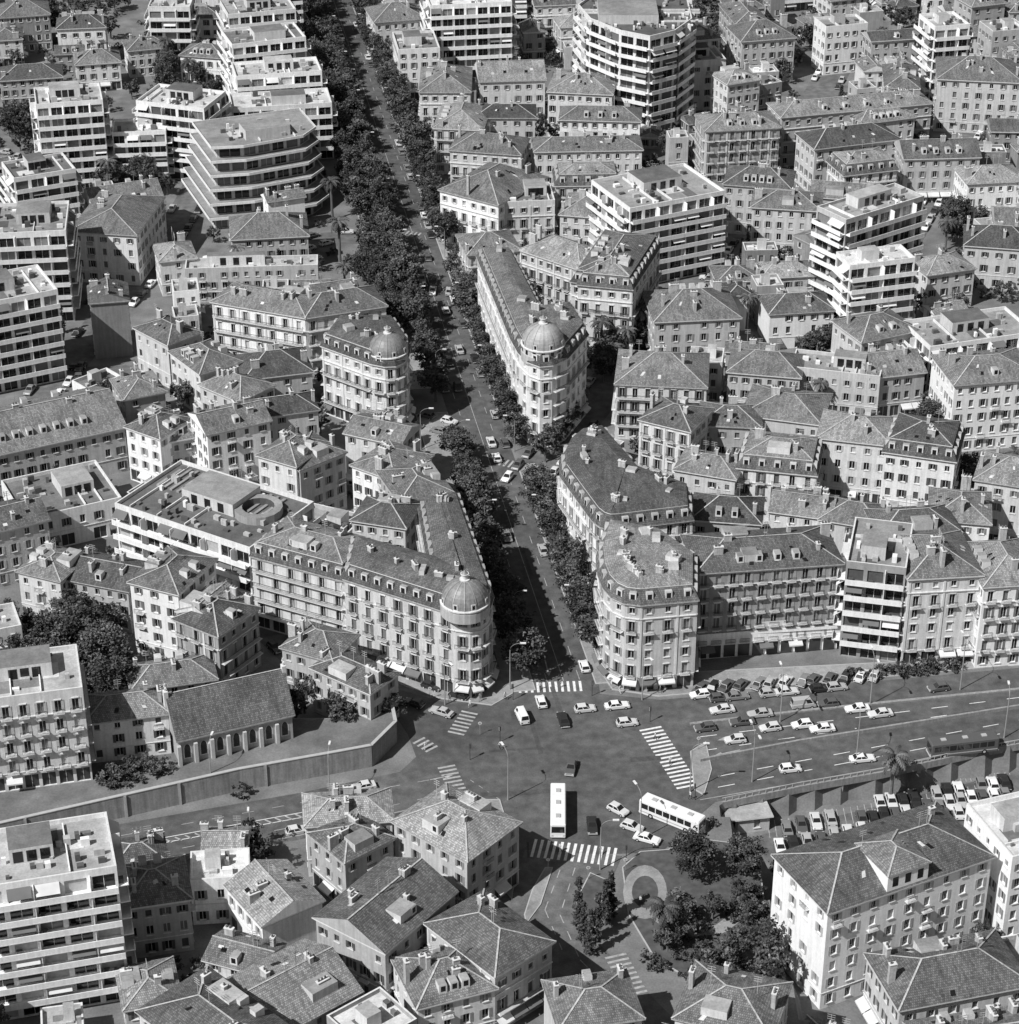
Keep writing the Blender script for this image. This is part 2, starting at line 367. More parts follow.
# ---------------------------------------------------------------- roads
matA=mk('asphalt',.1,'asphalt',.25,.5,.9); matA2=mk('asphalt_worn',.135,'asphalt',.25,.5,.9)
matP=mk('pavement_concrete',.27,'asphalt',.2,1.2,.9); matK=mk('kerb_stone',.42,'plain',.2,1.5,.85)
matM=mk('road_paint',.7,'plain',.5,2.2,.8); matMf=mk('road_paint_faded',.36,'plain',.7,1.5,.85); matG=mk('ground_soil',.17,'flat',.4,.25,.95); matGr=mk('lawn_grass',.09,'leaf',.4,.5,.95)
matC=mk('concrete_wall',.26,'wall',.3,.7,.9)
zlev=[.004]
def sheet(name,P,mat,z=None):
    P=ccw([tuple(p) for p in P])
    if z is None: z=zlev[0]+.004; zlev[0]=z
    m=MB(); m.face([(*p,z) for p in P],0); return m.obj(name,[mat]),P
def pline_poly(pts,w):
    L=[];Rr=[]
    for i,p in enumerate(pts):
        a=pts[max(i-1,0)];b=pts[min(i+1,len(pts)-1)]; l=math.dist(a,b); n=(-(b[1]-a[1])/l,(b[0]-a[0])/l)
        L.append((p[0]+n[0]*w/2,p[1]+n[1]*w/2)); Rr.append((p[0]-n[0]*w/2,p[1]-n[1]*w/2))
    return L+Rr[::-1]
SL=[0]
def slab(name,P,z0,z1,mt,ms):
    SL[0]+=1; z1+=SL[0]*.004
    P=ccw([tuple(p) for p in P]); m=MB(); ring(m,P,P,z0,z1,1)
    Q=inset(P,.18); ring(m,P,Q,z1,z1,1); m.face([(*p,z1) for p in Q],0); return m.obj(name,[mt,ms]),P
c0=G(572,720); c1=G(331,0); bl=math.dist(c0,c1); bd=((c1[0]-c0[0])/bl,(c1[1]-c0[1])/bl); bn=(bd[1],-bd[0])
def BV(s,o): o+=.8; return (c0[0]+bd[0]*s+bn[0]*o,c0[1]+bd[1]*s+bn[1]*o)
road_pl=[('road',[(518,492),(600,395),(690,283),(745,205),(800,130),(840,60)],10),
 ('road',[(20,425),(60,375),(105,320),(150,270),(192,200),(232,118),(245,60),(250,0)],9),
 ('road',[(150,268),(250,262),(330,238),(405,238)],8),
 ('road',[(470,712),(395,688),(300,655),(268,625),(255,600)],8),
 ('road',[(440,300),(445,262),(600,240)],6),
 ('road',[(690,283),(790,292),(860,330),(960,420),(1100,470)],8),
 ('road',[(460,432),(380,412),(300,402),(210,395),(120,372),(60,375)],7),
 ('road',[(860,330),(905,250),(950,170),(1000,90)],6)]
masks=[]
for n,pts,w in road_pl:
    o,P=sheet(n,pline_poly(px(pts,0),w),matA2); masks.append((pline_poly(px(pts,0),w+2.5),0))
s_end=bl*1.35
_,P=sheet('boulevard_road',[BV(-5,-5.4),BV(s_end,-5.4),BV(s_end,5.4),BV(-5,5.4)],matA); 
masks.append(([BV(-5,-12.6),BV(s_end,-12.6),BV(s_end,9.6),BV(-5,9.6)],0))
XR=[(600,694),(660,700),(890,680),(1019,668),(1250,650),(1250,708),(1019,742),(880,771),(715,802),(700,815),(662,852),(520,858),(500,800),(440,803),(300,836),(110,870),(-150,928),(-150,872),(110,826),(300,793),(400,772),(416,757),(408,735),(385,700),(400,690),(450,704),(510,697),(520,685),(598,680)]
_,XP=sheet('road_intersection',px(XR,0),matA); masks.append((XP,0))
LR=[(525,850),(622,856),(600,905),(600,945),(640,985),(700,1045),(600,1060),(560,985),(520,950),(510,900)]
_,LP=sheet('road',px(LR,0),matA2); masks.append((LP,0))
PIT=px([(722,803),(985,752),(1300,690)],0)+[(330,300),(330,150),(60,150)]+px([(905,1120),(800,1010),(765,880),(748,845)],0)
PIT=ccw(PIT); PZ=-4.5
def inpoly(P,X,Y):
    r=np.zeros(X.shape,bool); n=len(P)
    for i in range(n):
        x0,y0=P[i];x1,y1=P[(i+1)%n]
        if y0==y1: continue
        c=((y0>Y)!=(y1>Y))&(X<(x1-x0)*(Y-y0)/(y1-y0)+x0); r^=c
    return r
xs=np.concatenate([np.linspace(-3500,-260,10),np.arange(-240,0,12),np.arange(0,300,1.5),np.arange(300,420,15),np.linspace(500,3500,10)])
ys=np.concatenate([np.linspace(-1500,120,10),np.arange(140,345,1.5),np.arange(345,1000,25),np.linspace(1100,6000,12)])
X,Y=np.meshgrid(xs,ys); Z=np.where(inpoly(PIT,X,Y),PZ,0.0)
nx_,ny_=len(xs),len(ys); V=np.stack([X.ravel(),Y.ravel(),Z.ravel()],1)
ii=(np.arange(ny_-1)[:,None]*nx_+np.arange(nx_-1)[None,:]).ravel()
me=bpy.data.meshes.new('ground'); me.from_pydata(V.tolist(),[],np.stack([ii,ii+1,ii+nx_+1,ii+nx_],1).tolist()); me.materials.append(matG)
g=bpy.data.objects.new('ground',me); scene.collection.objects.link(g)
CP=[(750,838),(1000,775),(1250,720),(1250,860),(1010,838),(985,846),(870,835),(775,872)]
sheet('car_park',px(CP,PZ),matA2,PZ+.006); masks.append((px([(722,800),(985,752),(1300,690),(1300,860),(1010,838),(985,848),(870,835),(775,872)],0),0))
masks.append((px([(740,835),(1000,775),(1250,720),(1250,870),(1010,848),(985,852),(870,842),(770,885)],PZ),0))
def wallseg(m,a,b,z0,z1,t,mat,top=None):
    l=math.dist(a,b); ux=((b[0]-a[0])/l,(b[1]-a[1])/l); m.box(((a[0]+b[0])/2,(a[1]+b[1])/2),ux,(-ux[1],ux[0]),l/2,t/2,z0,z1,mat,top,True)
m=MB(); vp=px([(722,803),(800,787),(880,773),(985,750),(1250,706)],0)
for a,b in zip(vp,vp[1:]):
    wallseg(m,a,b,-1.1,.25,.4,0); wallseg(m,(a[0]-.3,a[1]+3.2),(b[0]-.3,b[1]+3.2),PZ,-.05,.3,0); wallseg(m,a,b,.95,1.03,.1,1)
    l=math.dist(a,b)
    for k in range(int(l/5)):
        p=lerp(a,b,(k+.5)*5/l); m.box((p[0],p[1]+.3),(1,0),(0,1),.35,.35,PZ,-1.1,0)
    for k in range(int(l/1.2)):
        p=lerp(a,b,(k+.5)*1.2/l); m.box((p[0],p[1]),(1,0),(0,1),.04,.04,.25,.95,1)
m.obj('viaduct_retaining_wall',[matC,matK])
def lowwall(name,pts,z0,z1,t,z=0):
    m=MB()
    P=px(pts,z)
    for a,b in zip(P,P[1:]): wallseg(m,a,b,z0,z1,t,0)
    return m.obj(name,[matC])
lowwall('expressway_barrier',[(700,762),(800,743),(1019,708),(1250,675)],0,.7,.4)
lowwall('expressway_barrier',[(690,725),(800,712),(1019,690),(1250,672)],0,.35,.6)
lowwall('expressway_barrier',[(440,806),(300,839),(110,873),(-100,917)],0,.8,.3)
TZ=3.5
TP=px([(-200,905),(0,845),(100,822),(240,790),(340,772),(372,766),(396,742),(392,722)],0)
TPf=TP+px([(330,735),(190,735),(0,740),(-200,745)],0)
_,tp=slab('terrace_ground',TPf,0,TZ,matG,matC)
m=MB()
for a,b in zip(TP,TP[1:]):
    wallseg(m,a,b,0,TZ+.8,.45,0); wallseg(m,a,b,TZ+.803,TZ+.95,.6,1)
    l=math.dist(a,b)
    for k in range(int(l/9)): p=lerp(a,b,(k+.5)*9/l); m.box((p[0],p[1]-.1),(1,0),(0,1),.25,.3,0,TZ+.8,0)
m.obj('retaining_wall',[matC,matK])
for o0,o1 in((-12.4,-5.4),(5.4,9.2)):
    segs=[(10,118 if o0<0 else 92),(130 if o0<0 else 116,255),(268,420),(432,s_end)]
    for a,b in segs: slab('pavement',[BV(a,o0),BV(b,o0),BV(b,o1),BV(a,o1)],0,.13,matP,matK)
slab('pavement',px([(330,660),(440,699),(492,706),(513,694),(512,672),(430,660)],0),0,.13,matP,matK)
slab('pavement',px([(600,672),(612,690),(660,697),(890,677),(1019,665),(1240,648),(1240,640),(1019,656),(700,672)],0),0,.14,matP,matK)
slab('traffic_island',px([(690,752),(706,742),(712,770),(704,796),(694,790)],0),0,.14,matP,matK)
slab('traffic_island',px([(590,873),(606,880),(600,915),(592,940),(578,930),(576,900)],0),0,.14,matGr,matK)
slab('traffic_island',px([(545,868),(553,868),(541,905),(526,925),(524,915),(532,890)],0),0,.14,matP,matK)
slab('pavement',px([(470,800),(500,800),(518,858),(512,900),(495,880),(500,840)],0),0,.13,matP,matK)
_,parkP=slab('park_lawn',px([(622,868),(640,852),(668,850),(690,838),(745,845),(762,880),(770,960),(700,985),(655,960),(628,915)],0),0,.13,matGr,matK)
masks.append((parkP,0))
ring_pts=[(645+math.cos(a)*22,893+math.sin(a)*27) for a in [i*2*math.pi/20 for i in range(20)]]
RP=px(ring_pts,0)
m=MB(); cxx=sum(p[0] for p in RP)/20; cyy=sum(p[1] for p in RP)/20; zt=.13+SL[0]*.004+.005
for i in range(20):
    a,b=RP[i],RP[(i+1)%20]
    f=lambda p,k:(cxx+(p[0]-cxx)*k,cyy+(p[1]-cyy)*k,zt)
    m.face([f(a,.6),f(b,.6),f(b,1),f(a,1)][::-1],0)
m.obj('park_path',[matP])
pp=pline_poly(px([(655,915),(680,935),(720,930),(760,900)],0),2.2); m=MB(); m.face([(*p,zt+.004) for p in ccw(pp)],0); m.obj('park_path',[matP])
MZ=zlev[0]+.006
mk_m=MB()
def stripe(a,b,w,mt=0):
    l=math.dist(a,b)
    if l<.05: return
    n=(-(b[1]-a[1])/l*w/2,(b[0]-a[0])/l*w/2)
    mk_m.face([(a[0]-n[0],a[1]-n[1],MZ),(b[0]-n[0],b[1]-n[1],MZ),(b[0]+n[0],b[1]+n[1],MZ),(a[0]+n[0],a[1]+n[1],MZ)],mt)
def zebra(p,q,w=3.6,mt=0):
    a,b=G(*p),G(*q); l=math.dist(a,b); t=((b[0]-a[0])/l,(b[1]-a[1])/l); n=(-t[1],t[0]); k=0.3
    while k<l-.5:
        c=(a[0]+t[0]*k,a[1]+t[1]*k); stripe((c[0]-n[0]*w/2,c[1]-n[1]*w/2),(c[0]+n[0]*w/2,c[1]+n[1]*w/2),.46,mt); k+=1.08
def dash(pts,w=.16,on=3,off=4,world=False,mt=0):
    P=pts if world else px(pts,0)
    for a,b in zip(P,P[1:]):
        l=math.dist(a,b);k=0
        while k<l:
            e=min(k+on,l); stripe(lerp(a,b,k/l),lerp(a,b,e/l),w,mt); k+=on+off
zebra((518,688),(588,686),3.2); zebra((650,728),(690,790),4); zebra((532,848),(622,858),4.6); zebra((446,766),(462,800),3,1)
zebra((418,740),(436,752),2.6,1); zebra((500,462),(540,470),3,1); zebra((670,296),(712,290),3.5); zebra((398,232),(424,236),3,1); zebra((615,955),(640,1000),3.4,1); zebra((470,712),(455,735),3,1)
dash([BV(12,0),BV(s_end,0)],.12,40,.5,True,1); dash([BV(12,-2.9),BV(s_end,-2.9)],.12,3,5,True,1); dash([BV(12,2.9),BV(s_end,2.9)],.12,3,5,True,1)
for k in(.35,.68): dash([lerp((700,722),(700,765),k),lerp((1019,690),(1019,712),k),lerp((1250,672),(1250,683),k)],mt=0)
for k in(.35,.68): dash([lerp((718,765),(718,798),k),lerp((1019,710),(1019,740),k),lerp((1250,680),(1250,706),k)],mt=0)
dash([(700,800),(880,769),(1019,740)],.15,30,.3,mt=1)
for yy in(0,5): dash([(120,846+yy),(300,813+yy),(390,794+yy)],.15,60,.2)
for k in range(26):
    p=lerp((125,847),(385,797),k/26); a=G(*p); b=G(p[0]+7,p[1]+3.2); stripe(a,b,.3,1)
dash([(120,836),(300,803),(430,780)],.12,2,3,mt=1); dash([(120,860),(300,826),(440,795)],.12,2,3,mt=1)
dash([(470,780),(500,800)],.12,1,1.2,mt=1)
dash([(560,870),(545,910),(562,950)],.15,2,2,mt=1); dash([(575,868),(560,915),(580,960),(650,1030)],.15,2,2,mt=1)
def arrow(p,q):
    a,b=G(*p),G(*q); l=math.dist(a,b); t=((b[0]-a[0])/l,(b[1]-a[1])/l);n=(-t[1],t[0]); stripe(a,b,.22,1)
    mk_m.face([(b[0]+n[0]*.5,b[1]+n[1]*.5,MZ),(b[0]-n[0]*.5,b[1]-n[1]*.5,MZ),(b[0]+t[0]*1.4,b[1]+t[1]*1.4,MZ)],1)
arrow((545,660),(548,672)); arrow((740,750),(722,754)); arrow((745,735),(725,739)); arrow((430,780),(445,777))
mk_m.obj('road_markings',[matM,matMf])
m=MB()
matT=mk('asphalt_patch',.08,'asphalt',.3,1,.9)
for k in range(24):
    s=rnd.random()
    if s<.35: c=G(rnd.uniform(500,690),rnd.uniform(705,840)); a=rnd.choice([bd,(1,.1)]); a=math.atan2(a[1],a[0])
    elif s<.6: c=G(*lerp((720,750),(1019,705),rnd.random())); a=.2
    else: c=BV(rnd.uniform(5,380),rnd.uniform(-4,4)); a=math.atan2(bd[1],bd[0])
    l_=rnd.uniform(.5,6); w_=rnd.uniform(.25,.7); ca,sa=math.cos(a),math.sin(a)
    z=MZ+.004+k*.0008
    m.face([(c[0]+u*ca-v*sa,c[1]+u*sa+v*ca,z) for u,v in((-l_,-w_),(l_,-w_*.8),(l_*.95,w_),(-l_,w_))],0)
m.obj('road_patches',[matT])
m=MB()
for k in range(34):
    for (A,B) in (((770,838),(1000,798)),((850,800),(1010,775))):
        p=lerp(A,B,k/33); a=G(*p,PZ); m.face([(a[0]-.06,a[1],PZ+.012),(a[0]+.06,a[1],PZ+.012),(a[0]+.06,a[1]+4.5,PZ+.012),(a[0]-.06,a[1]+4.5,PZ+.012)],0)
m.obj('parking_bay_markings',[matMf])
# ---------------------------------------------------------------- buildings (surveyed)
T=[ # Lx,Ly,Rx,Ry,h,depth,roof,style,tone[,base]
(-25,893,117,870,24,13,'f','m',4),(122,908,190,898,10,10,'h','o',2),(190,884,250,880,8,7,'f','o',4),(262,925,322,900,8,11,'g','o',4),
(306,826,392,820,10,8,'h','o',3),(345,862,393,838,10,9,'h','o',2),(467,861,519,823,12,15,'h','o',2),(385,952,455,892,11,13,'g','o',2),(495,976,552,942,11,15,'h','b',2),
(418,1008,495,988,9,11,'h','o',3),(278,1036,360,992,9,14,'g','o',2),(125,1010,180,1000,6,9,'h','o',3),(560,1030,642,1018,9,10,'h','o',3),(675,1018,770,1040,9,12,'h','o',3),
(205,960,262,975,5,7,'g','o',3),
(828,913,992,857,14,14.5,'h','o',5,-4.5),(900,1010,1030,985,6,12,'h','o',3,-4.5),(1012,862,1080,846,14,14,'f','o',5,-4.5),
(-40,708,83,692,21,13,'f','b',3,3.5),(86,724,168,714,11.5,8,'h','o',4,3.5),
(282,648,332,662,10,9,'h','o',2),(370,694,398,674,9,13,'h','o',2),(130,583,178,595,15,13,'h','o',5),(218,637,258,609,12,10,'h','b',1),(178,612,216,624,12,9,'g','o',3),
(-10,534,48,520,12,10,'g','o',2),(18,572,60,582,10,10,'h','o',3),(66,580,128,592,9,10,'g','o',2),(-30,640,22,630,12,8,'f','b',3,0),(132,692,216,680,6,8,'h','o',2),
(115,508,250,553,15,20,'f','m',4),(252,557,345,582,15,12,'m','b',3),(-30,462,125,428,10,20,'g','o',3),(25,524,122,502,7,17,'f','o',4),(126,428,160,440,12,10,'h','o',5),
(158,445,206,436,10,10,'h','o',2),(207,434,270,420,15,10,'g','o',4),(258,455,296,466,14,11,'h','o',3),(300,470,345,452,13,11,'h','o',2),(352,465,395,480,13,12,'h','o',4),(400,502,452,492,14,13,'h','o',2),
(352,520,405,528,13,9,'h','o',3),(345,433,400,445,12,9,'g','o',3),
(90,303,128,300,14,9,'g','o',0),(135,328,168,345,11,9,'h','o',3),(170,352,200,374,11,10,'h','o',3),(212,302,305,318,14,11,'h','b',4),(306,318,386,306,14,11,'h','b',3),
(185,272,318,268,8,6,'f','o',2),(160,262,196,258,9,10,'h','o',3),(232,240,308,236,9,14,'h','o',2),(200,385,240,402,10,10,'h','o',3),(245,380,312,372,10,12,'h','o',2),
(125,400,165,392,9,10,'h','o',2),(245,420,318,410,12,8,'h','o',3),
(-40,312,58,293,21,15,'f','m',5),(-20,238,66,234,22,18,'f','m',5),(14,182,76,172,20,12,'f','m',5),(36,108,103,103,24,13,'f','m',5),(112,136,166,134,14,10,'f','m',5),(136,104,204,112,20,14,'f','m',5),
(70,232,136,236,13,24,'h','o',4),(96,215,165,205,10,16,'g','o',4),(232,112,332,106,15,12,'f','m',4),(236,80,322,74,18,12,'f','m',5),(232,48,306,40,18,14,'f','m',5),(228,18,296,12,18,14,'f','m',4),
(57,30,105,28,11,10,'h','o',4),(-10,42,22,40,8,10,'h','o',3),(148,10,190,10,13,10,'f','m',4),(76,66,120,63,8,10,'h','o',4),(128,52,170,48,8,9,'h','o',3),(0,82,62,78,8,11,'h','o',2),(180,55,222,58,8,10,'h','o',4),
(375,22,425,18,14,14,'h','o',3),(398,52,440,50,15,16,'f','o',4),(420,92,470,92,14,20,'h','b',3),(434,128,482,130,13,18,'h','b',3),(430,8,512,4,22,14,'f','m',4),(440,190,498,205,14,22,'h','b',4),(468,255,520,250,13,12,'h','b',3),
(450,150,520,155,14,12,'h','b',3),(505,205,555,203,13,12,'f','b',3),(556,186,620,185,13,10,'m','b',3),(535,152,642,150,13,10,'h','o',3),(520,250,580,270,13,12,'h','b',2),
(480,82,545,80,14,14,'g','o',3),(548,92,612,95,13,16,'h','o',3),(475,118,535,118,13,10,'h','o',3),(560,120,640,122,12,10,'h','o',4),(560,215,625,220,12,14,'h','o',3),
(630,212,725,194,20,20,'f','m',5),(578,285,632,290,17,14,'m','b',3),(632,290,660,246,17,14,'m','b',3),
(680,65,726,62,14,12,'f','o',4),(728,85,760,80,13,10,'h','o',3),(742,42,795,38,13,14,'h','o',3),(826,30,868,26,14,9,'f','o',5),(872,42,960,36,13,8,'g','o',2),
(706,132,780,128,15,12,'h','b',1),(782,118,932,104,14,11,'h','b',2),(724,185,790,190,13,12,'h','o',2),(752,208,820,212,12,12,'h','o',3),(815,150,900,140,13,12,'h','o',3),(905,160,980,158,12,12,'g','o',2),(860,125,915,118,12,9,'h','o',3),
(846,224,924,200,24,10,'f','m',2),(850,270,915,262,20,8,'f','m',4),(938,80,1022,84,15,18,'h','o',3),(968,185,1025,182,10,11,'h','o',4),(965,245,1035,250,11,12,'h','o',3),(928,275,975,268,10,10,'h','o',3),
(770,314,834,310,9,10,'h','o',5),(718,282,760,280,8,9,'h','o',3),(762,278,815,275,8,8,'h','o',2),(862,342,918,330,11,12,'h','o',3),(930,350,1035,335,11,14,'f','m',5),(955,385,1040,378,16,14,'h','o',5),(870,378,925,372,10,12,'g','o',2),
(655,322,740,318,12,16,'h','o',2),(616,384,706,388,13,16,'h','b',3),(728,372,800,378,10,11,'h','o',2),(790,370,880,380,10,9,'f','o',3),(700,425,760,428,11,10,'h','o',2),(742,415,820,425,11,14,'h','o',3),(640,420,690,432,14,11,'h','b',3),
(738,468,816,476,12,12,'m','b',3),(818,438,890,446,14,12,'h','o',3),(884,452,955,462,14,13,'m','o',4),(675,470,735,480,11,9,'h','o',3),(975,480,1040,490,14,12,'h','o',3),(930,520,990,525,13,12,'h','o',4),
(692,520,760,525,11,10,'h','o',2),(770,512,830,520,12,9,'g','o',3),(820,520,880,530,12,9,'h','o',3),(880,538,960,533,14,10,'h','o',3),
(697,574,842,564,18,13,'h','b',1),(846,566,906,573,19,16,'f','m',1),(909,580,982,576,18,15,'h','b',3),(984,588,1045,584,17,15,'h','b',5),
]
for t in T:
    Lx,Ly,Rx,Ry,h,dp,rf,st,tone=t[:9]; base=t[9] if len(t)>9 else 0
    a,b=G(Lx,Ly,h),G(Rx,Ry,h); l=math.dist(a,b); n=(-(b[1]-a[1])/l*dp,(b[0]-a[0])/l*dp)
    P=[a,b,(b[0]+n[0],b[1]+n[1]),(a[0]+n[0],a[1]+n[1])]
    nm={'m':'apartment_block','b':'balcony_apartment_building','r':'modern_office_building'}.get(st,'town_house')
    if st=='o' and l*dp>260: nm='apartment_building'
    rmx={697:'r1',115:'f0',-25:'f1',36:'f1'}.get(Lx)
    B_=building(nm,P,h,base,rf,st,tone,seed=int(Lx*3+Ly),rm=rmx)
    if Lx==828:
        tx=((b[0]-a[0])/l,(b[1]-a[1])/l); ty=(n[0]/dp,n[1]/dp); c=(a[0]+tx[0]*l*.47+ty[0]*4,a[1]+tx[1]*l*.47+ty[1]*4)
        B_[0].box(c,tx,ty,3.6,4.15,h-.2,h+3.3,IDX['white']); Q=[(c[0]+u*tx[0]+v*ty[0],c[1]+u*tx[1]+v*ty[1]) for u,v in((-3.9,-4.4),(3.9,-4.4),(3.9,4.4),(-3.9,4.4))]
        hiproof(B_[0],Q,h+3.3,.45,IDX['r2'],random.Random(1),chim=False)
        for k in(-2.2,0,2.2):
            p=(c[0]+tx[0]*k-ty[0]*4.17,c[1]+tx[1]*k-ty[1]*4.17); B_[0].face([(p[0]-tx[0]*.5,p[1]-tx[1]*.5,h+.9),(p[0]+tx[0]*.5,p[1]+tx[1]*.5,h+.9),(p[0]+tx[0]*.5,p[1]+tx[1]*.5,h+2.6),(p[0]-tx[0]*.5,p[1]-tx[1]*.5,h+2.6)],IDX['g0'])
    if Lx==115:
        tx=((b[0]-a[0])/l,(b[1]-a[1])/l); ty=(n[0]/dp,n[1]/dp)
        for k in range(16):
            c=(a[0]+tx[0]*(2+k*1.6)+ty[0]*(14.5),a[1]+tx[1]*(2+k*1.6)+ty[1]*14.5); B_[0].box(c,tx,ty,.3,4.2,h,h+.7,IDX['f1'])
        c=(a[0]+tx[0]*l*.78+ty[0]*12,a[1]+tx[1]*l*.78+ty[1]*12); q8=[(c[0]+4.6*math.cos(i*math.pi/8),c[1]+4.6*math.sin(i*math.pi/8)) for i in range(16)]
        ring(B_[0],q8,q8,h,h+1.9,IDX['w1']); q9=inset(q8,1.5); ring(B_[0],q8,q9,h+1.9,h+1.92,IDX['f1']); ring(B_[0],q9[::-1],q9[::-1],h+.2,h+1.92,IDX['s0']); B_[0].face([(*p,h+.2) for p in q9],IDX['rail'])
    fin(B_)
# stepped terrace block west of boulevard
m=MB(); base_a,base_b=G(213,196,9),G(326,180,9); l=math.dist(base_a,base_b); tx=((base_b[0]-base_a[0])/l,(base_b[1]-base_a[1])/l); ty=(-tx[1],tx[0]); Rz=random.Random(4)
for s in range(6):
    st_=s*1.9; P=[(base_a[0]+tx[0]*u+ty[0]*v,base_a[1]+tx[1]*u+ty[1]*v) for u,v in((s*.8,st_),(l*.35,st_-1.5),(l-4,st_),(l,st_+4),(l,26),(0+s*.8,26))]
    z0=s*3.05; 
    for i in range(6): facade(m,P[i],P[(i+1)%6],z0,z0+3.05,IDX['w3'],'t' if i<5 else 'o',Rz,False,'s1')
    O=inset(P,-1.7); ring(m,O,O,z0+2.95,z0+3.05+.6,IDX['white']); I=inset(O,.15); ring(m,O,I,z0+3.65,z0+3.65,IDX['white']); ring(m,I[::-1],I[::-1],z0+3.06,z0+3.65,IDX['w3']); m.face([(*p,z0+3.06) for p in I],IDX['f1']); m.face([(*p,z0+2.95) for p in O[::-1]],IDX['w3'])
clutter(m,inset(P,1),6*3.05+.01,Rz); BL.append(P); BL.append([(base_a[0],base_a[1]),(base_b[0],base_b[1]),P[4],P[5]]); m.obj('terraced_apartment_block',MATS)
a,b=G(700,640,4.2),G(846,628,4.2); f0,f1=G(697,574,18),G(842,564,18)
t_=building('shop_row',[(a[0],a[1]),(b[0],b[1]),(f1[0],f1[1]-.05),(f0[0],f0[1]-.05)],4.2,0,'f','r',4,shop=True); fin(t_)
def special(name,P,z,style,tone,roof,domes,shop=True,rm=None,seed=5):
    t=building(name,px(P,z),z,0,roof,style,tone,seed=seed,shop=shop,rm=rm)
    for (dx,dy,r,dr,extra,mt) in domes: dome(t[0],G(dx,dy,z+1),r,z+extra,None,dr,mt)
    return fin(t)
def arc(P0,C,P1,n=5):
    return [((1-t)**2*P0[0]+2*t*(1-t)*C[0]+t*t*P1[0],(1-t)**2*P0[1]+2*t*(1-t)*C[1]+t*t*P1[1]) for t in [i/n for i in range(n+1)]]
special('domed_corner_building',[(345,580)]+arc((436,609),(488,630),(492,598))+[(459,502),(420,510),(430,566),(352,545)],17,'b',3,'m',[(465,604,4.1,.7,1.0,'lead')])
special('round_corner_building',arc((598,560),(598,606),(640,606))+[(697,601),(697,566),(660,540),(606,530)],18,'b',2,'m',[],seed=8)
special('domed_corner_building',[(478,258)]+arc((512,340),(530,382),(566,360))+[(587,336),(572,312),(542,316),(512,258)],19,'b',4,'m',[(543,352,4.4,1.8,1.2,'zinc')],seed=9)
special('domed_corner_building',[(322,347)]+arc((372,365),(408,375),(409,348))+[(394,326),(338,326)],16,'b',4,'m',[(388,354,4.0,.7,1.0,'lead')],seed=12)
special('flatiron_building',arc((562,478),(555,455),(580,440),3)+[(604,436),(640,478),(690,496),(692,521)]+arc((618,530),(600,534),(588,514),4),15,'b',4,'m',[],seed=13)
special('terraced_apartment_tower',[(578,8),(590,22),(620,34),(650,40),(675,34),(692,22),(684,-14),(620,-22)],28,'m',4,'f',[])
# chapel
a,b=G(178,740,8.5),G(292,714,8.5); l=math.dist(a,b); tt=((b[0]-a[0])/l,(b[1]-a[1])/l); nn=(-tt[1],tt[0]); dp=10
P=[a,b,(b[0]+nn[0]*dp,b[1]+nn[1]*dp),(a[0]+nn[0]*dp,a[1]+nn[1]*dp)]
m,_=building('chapel',P,8.5,3.5,'s','p',1,rm='slate')
for k in range(7):
    u=(k+.5)*l/7
    def cp(du,o): return (a[0]+tt[0]*(u+du)-nn[0]*o,a[1]+tt[1]*(u+du)-nn[1]*o)
    pts=[(-.5,4.6),(.5,4.6),(.5,6.4)]+[(.5*math.cos(q),6.4+.9*math.sin(q)) for q in(.5,1.0,1.57,2.1,2.6)]+[(-.5,6.4)]
    m.face([(*cp(x*1.45,.03),4.4+(z-4.6)*1.08) for x,z in pts],IDX['trim']); m.face([(*cp(x,.06),z) for x,z in pts],IDX['g0'])
    w=(k)*l/7; c=(a[0]+tt[0]*w-nn[0]*.3,a[1]+tt[1]*w-nn[1]*.3); m.box(c,tt,nn,.3,.35,3.5,7.4,IDX['w2'])
for e,s in((a,-1),(b,1)):
    c=(e[0]+nn[0]*5+tt[0]*s*.35,e[1]+nn[1]*5+tt[1]*s*.35); m.box(c,tt,nn,.35,.5,8.5,15.2,IDX['w3']); m.box(c,tt,nn,.12,.12,15.2,16.6,IDX['trim']); m.box(c,nn,tt,.5,.12,15.8,16.0,IDX['trim'])
fin((m,'chapel'))
P=px([(720,822),(770,816),(764,803),(736,806)],-1.6); m=MB(); R=random.Random(2); P=ccw(P)
for i in range(4): facade(m,P[i],P[(i+1)%4],PZ,-1.6,IDX['w2'],'o',R)
O=inset(P,-.5); ring(m,O,O,-1.6,-1.35,IDX['trim']); m.face([(*p,-1.35) for p in O],IDX['f1']); m.face([(*p,-1.6) for p in O[::-1]],IDX['trim']); BL.append(P); m.obj('service_kiosk',MATS)
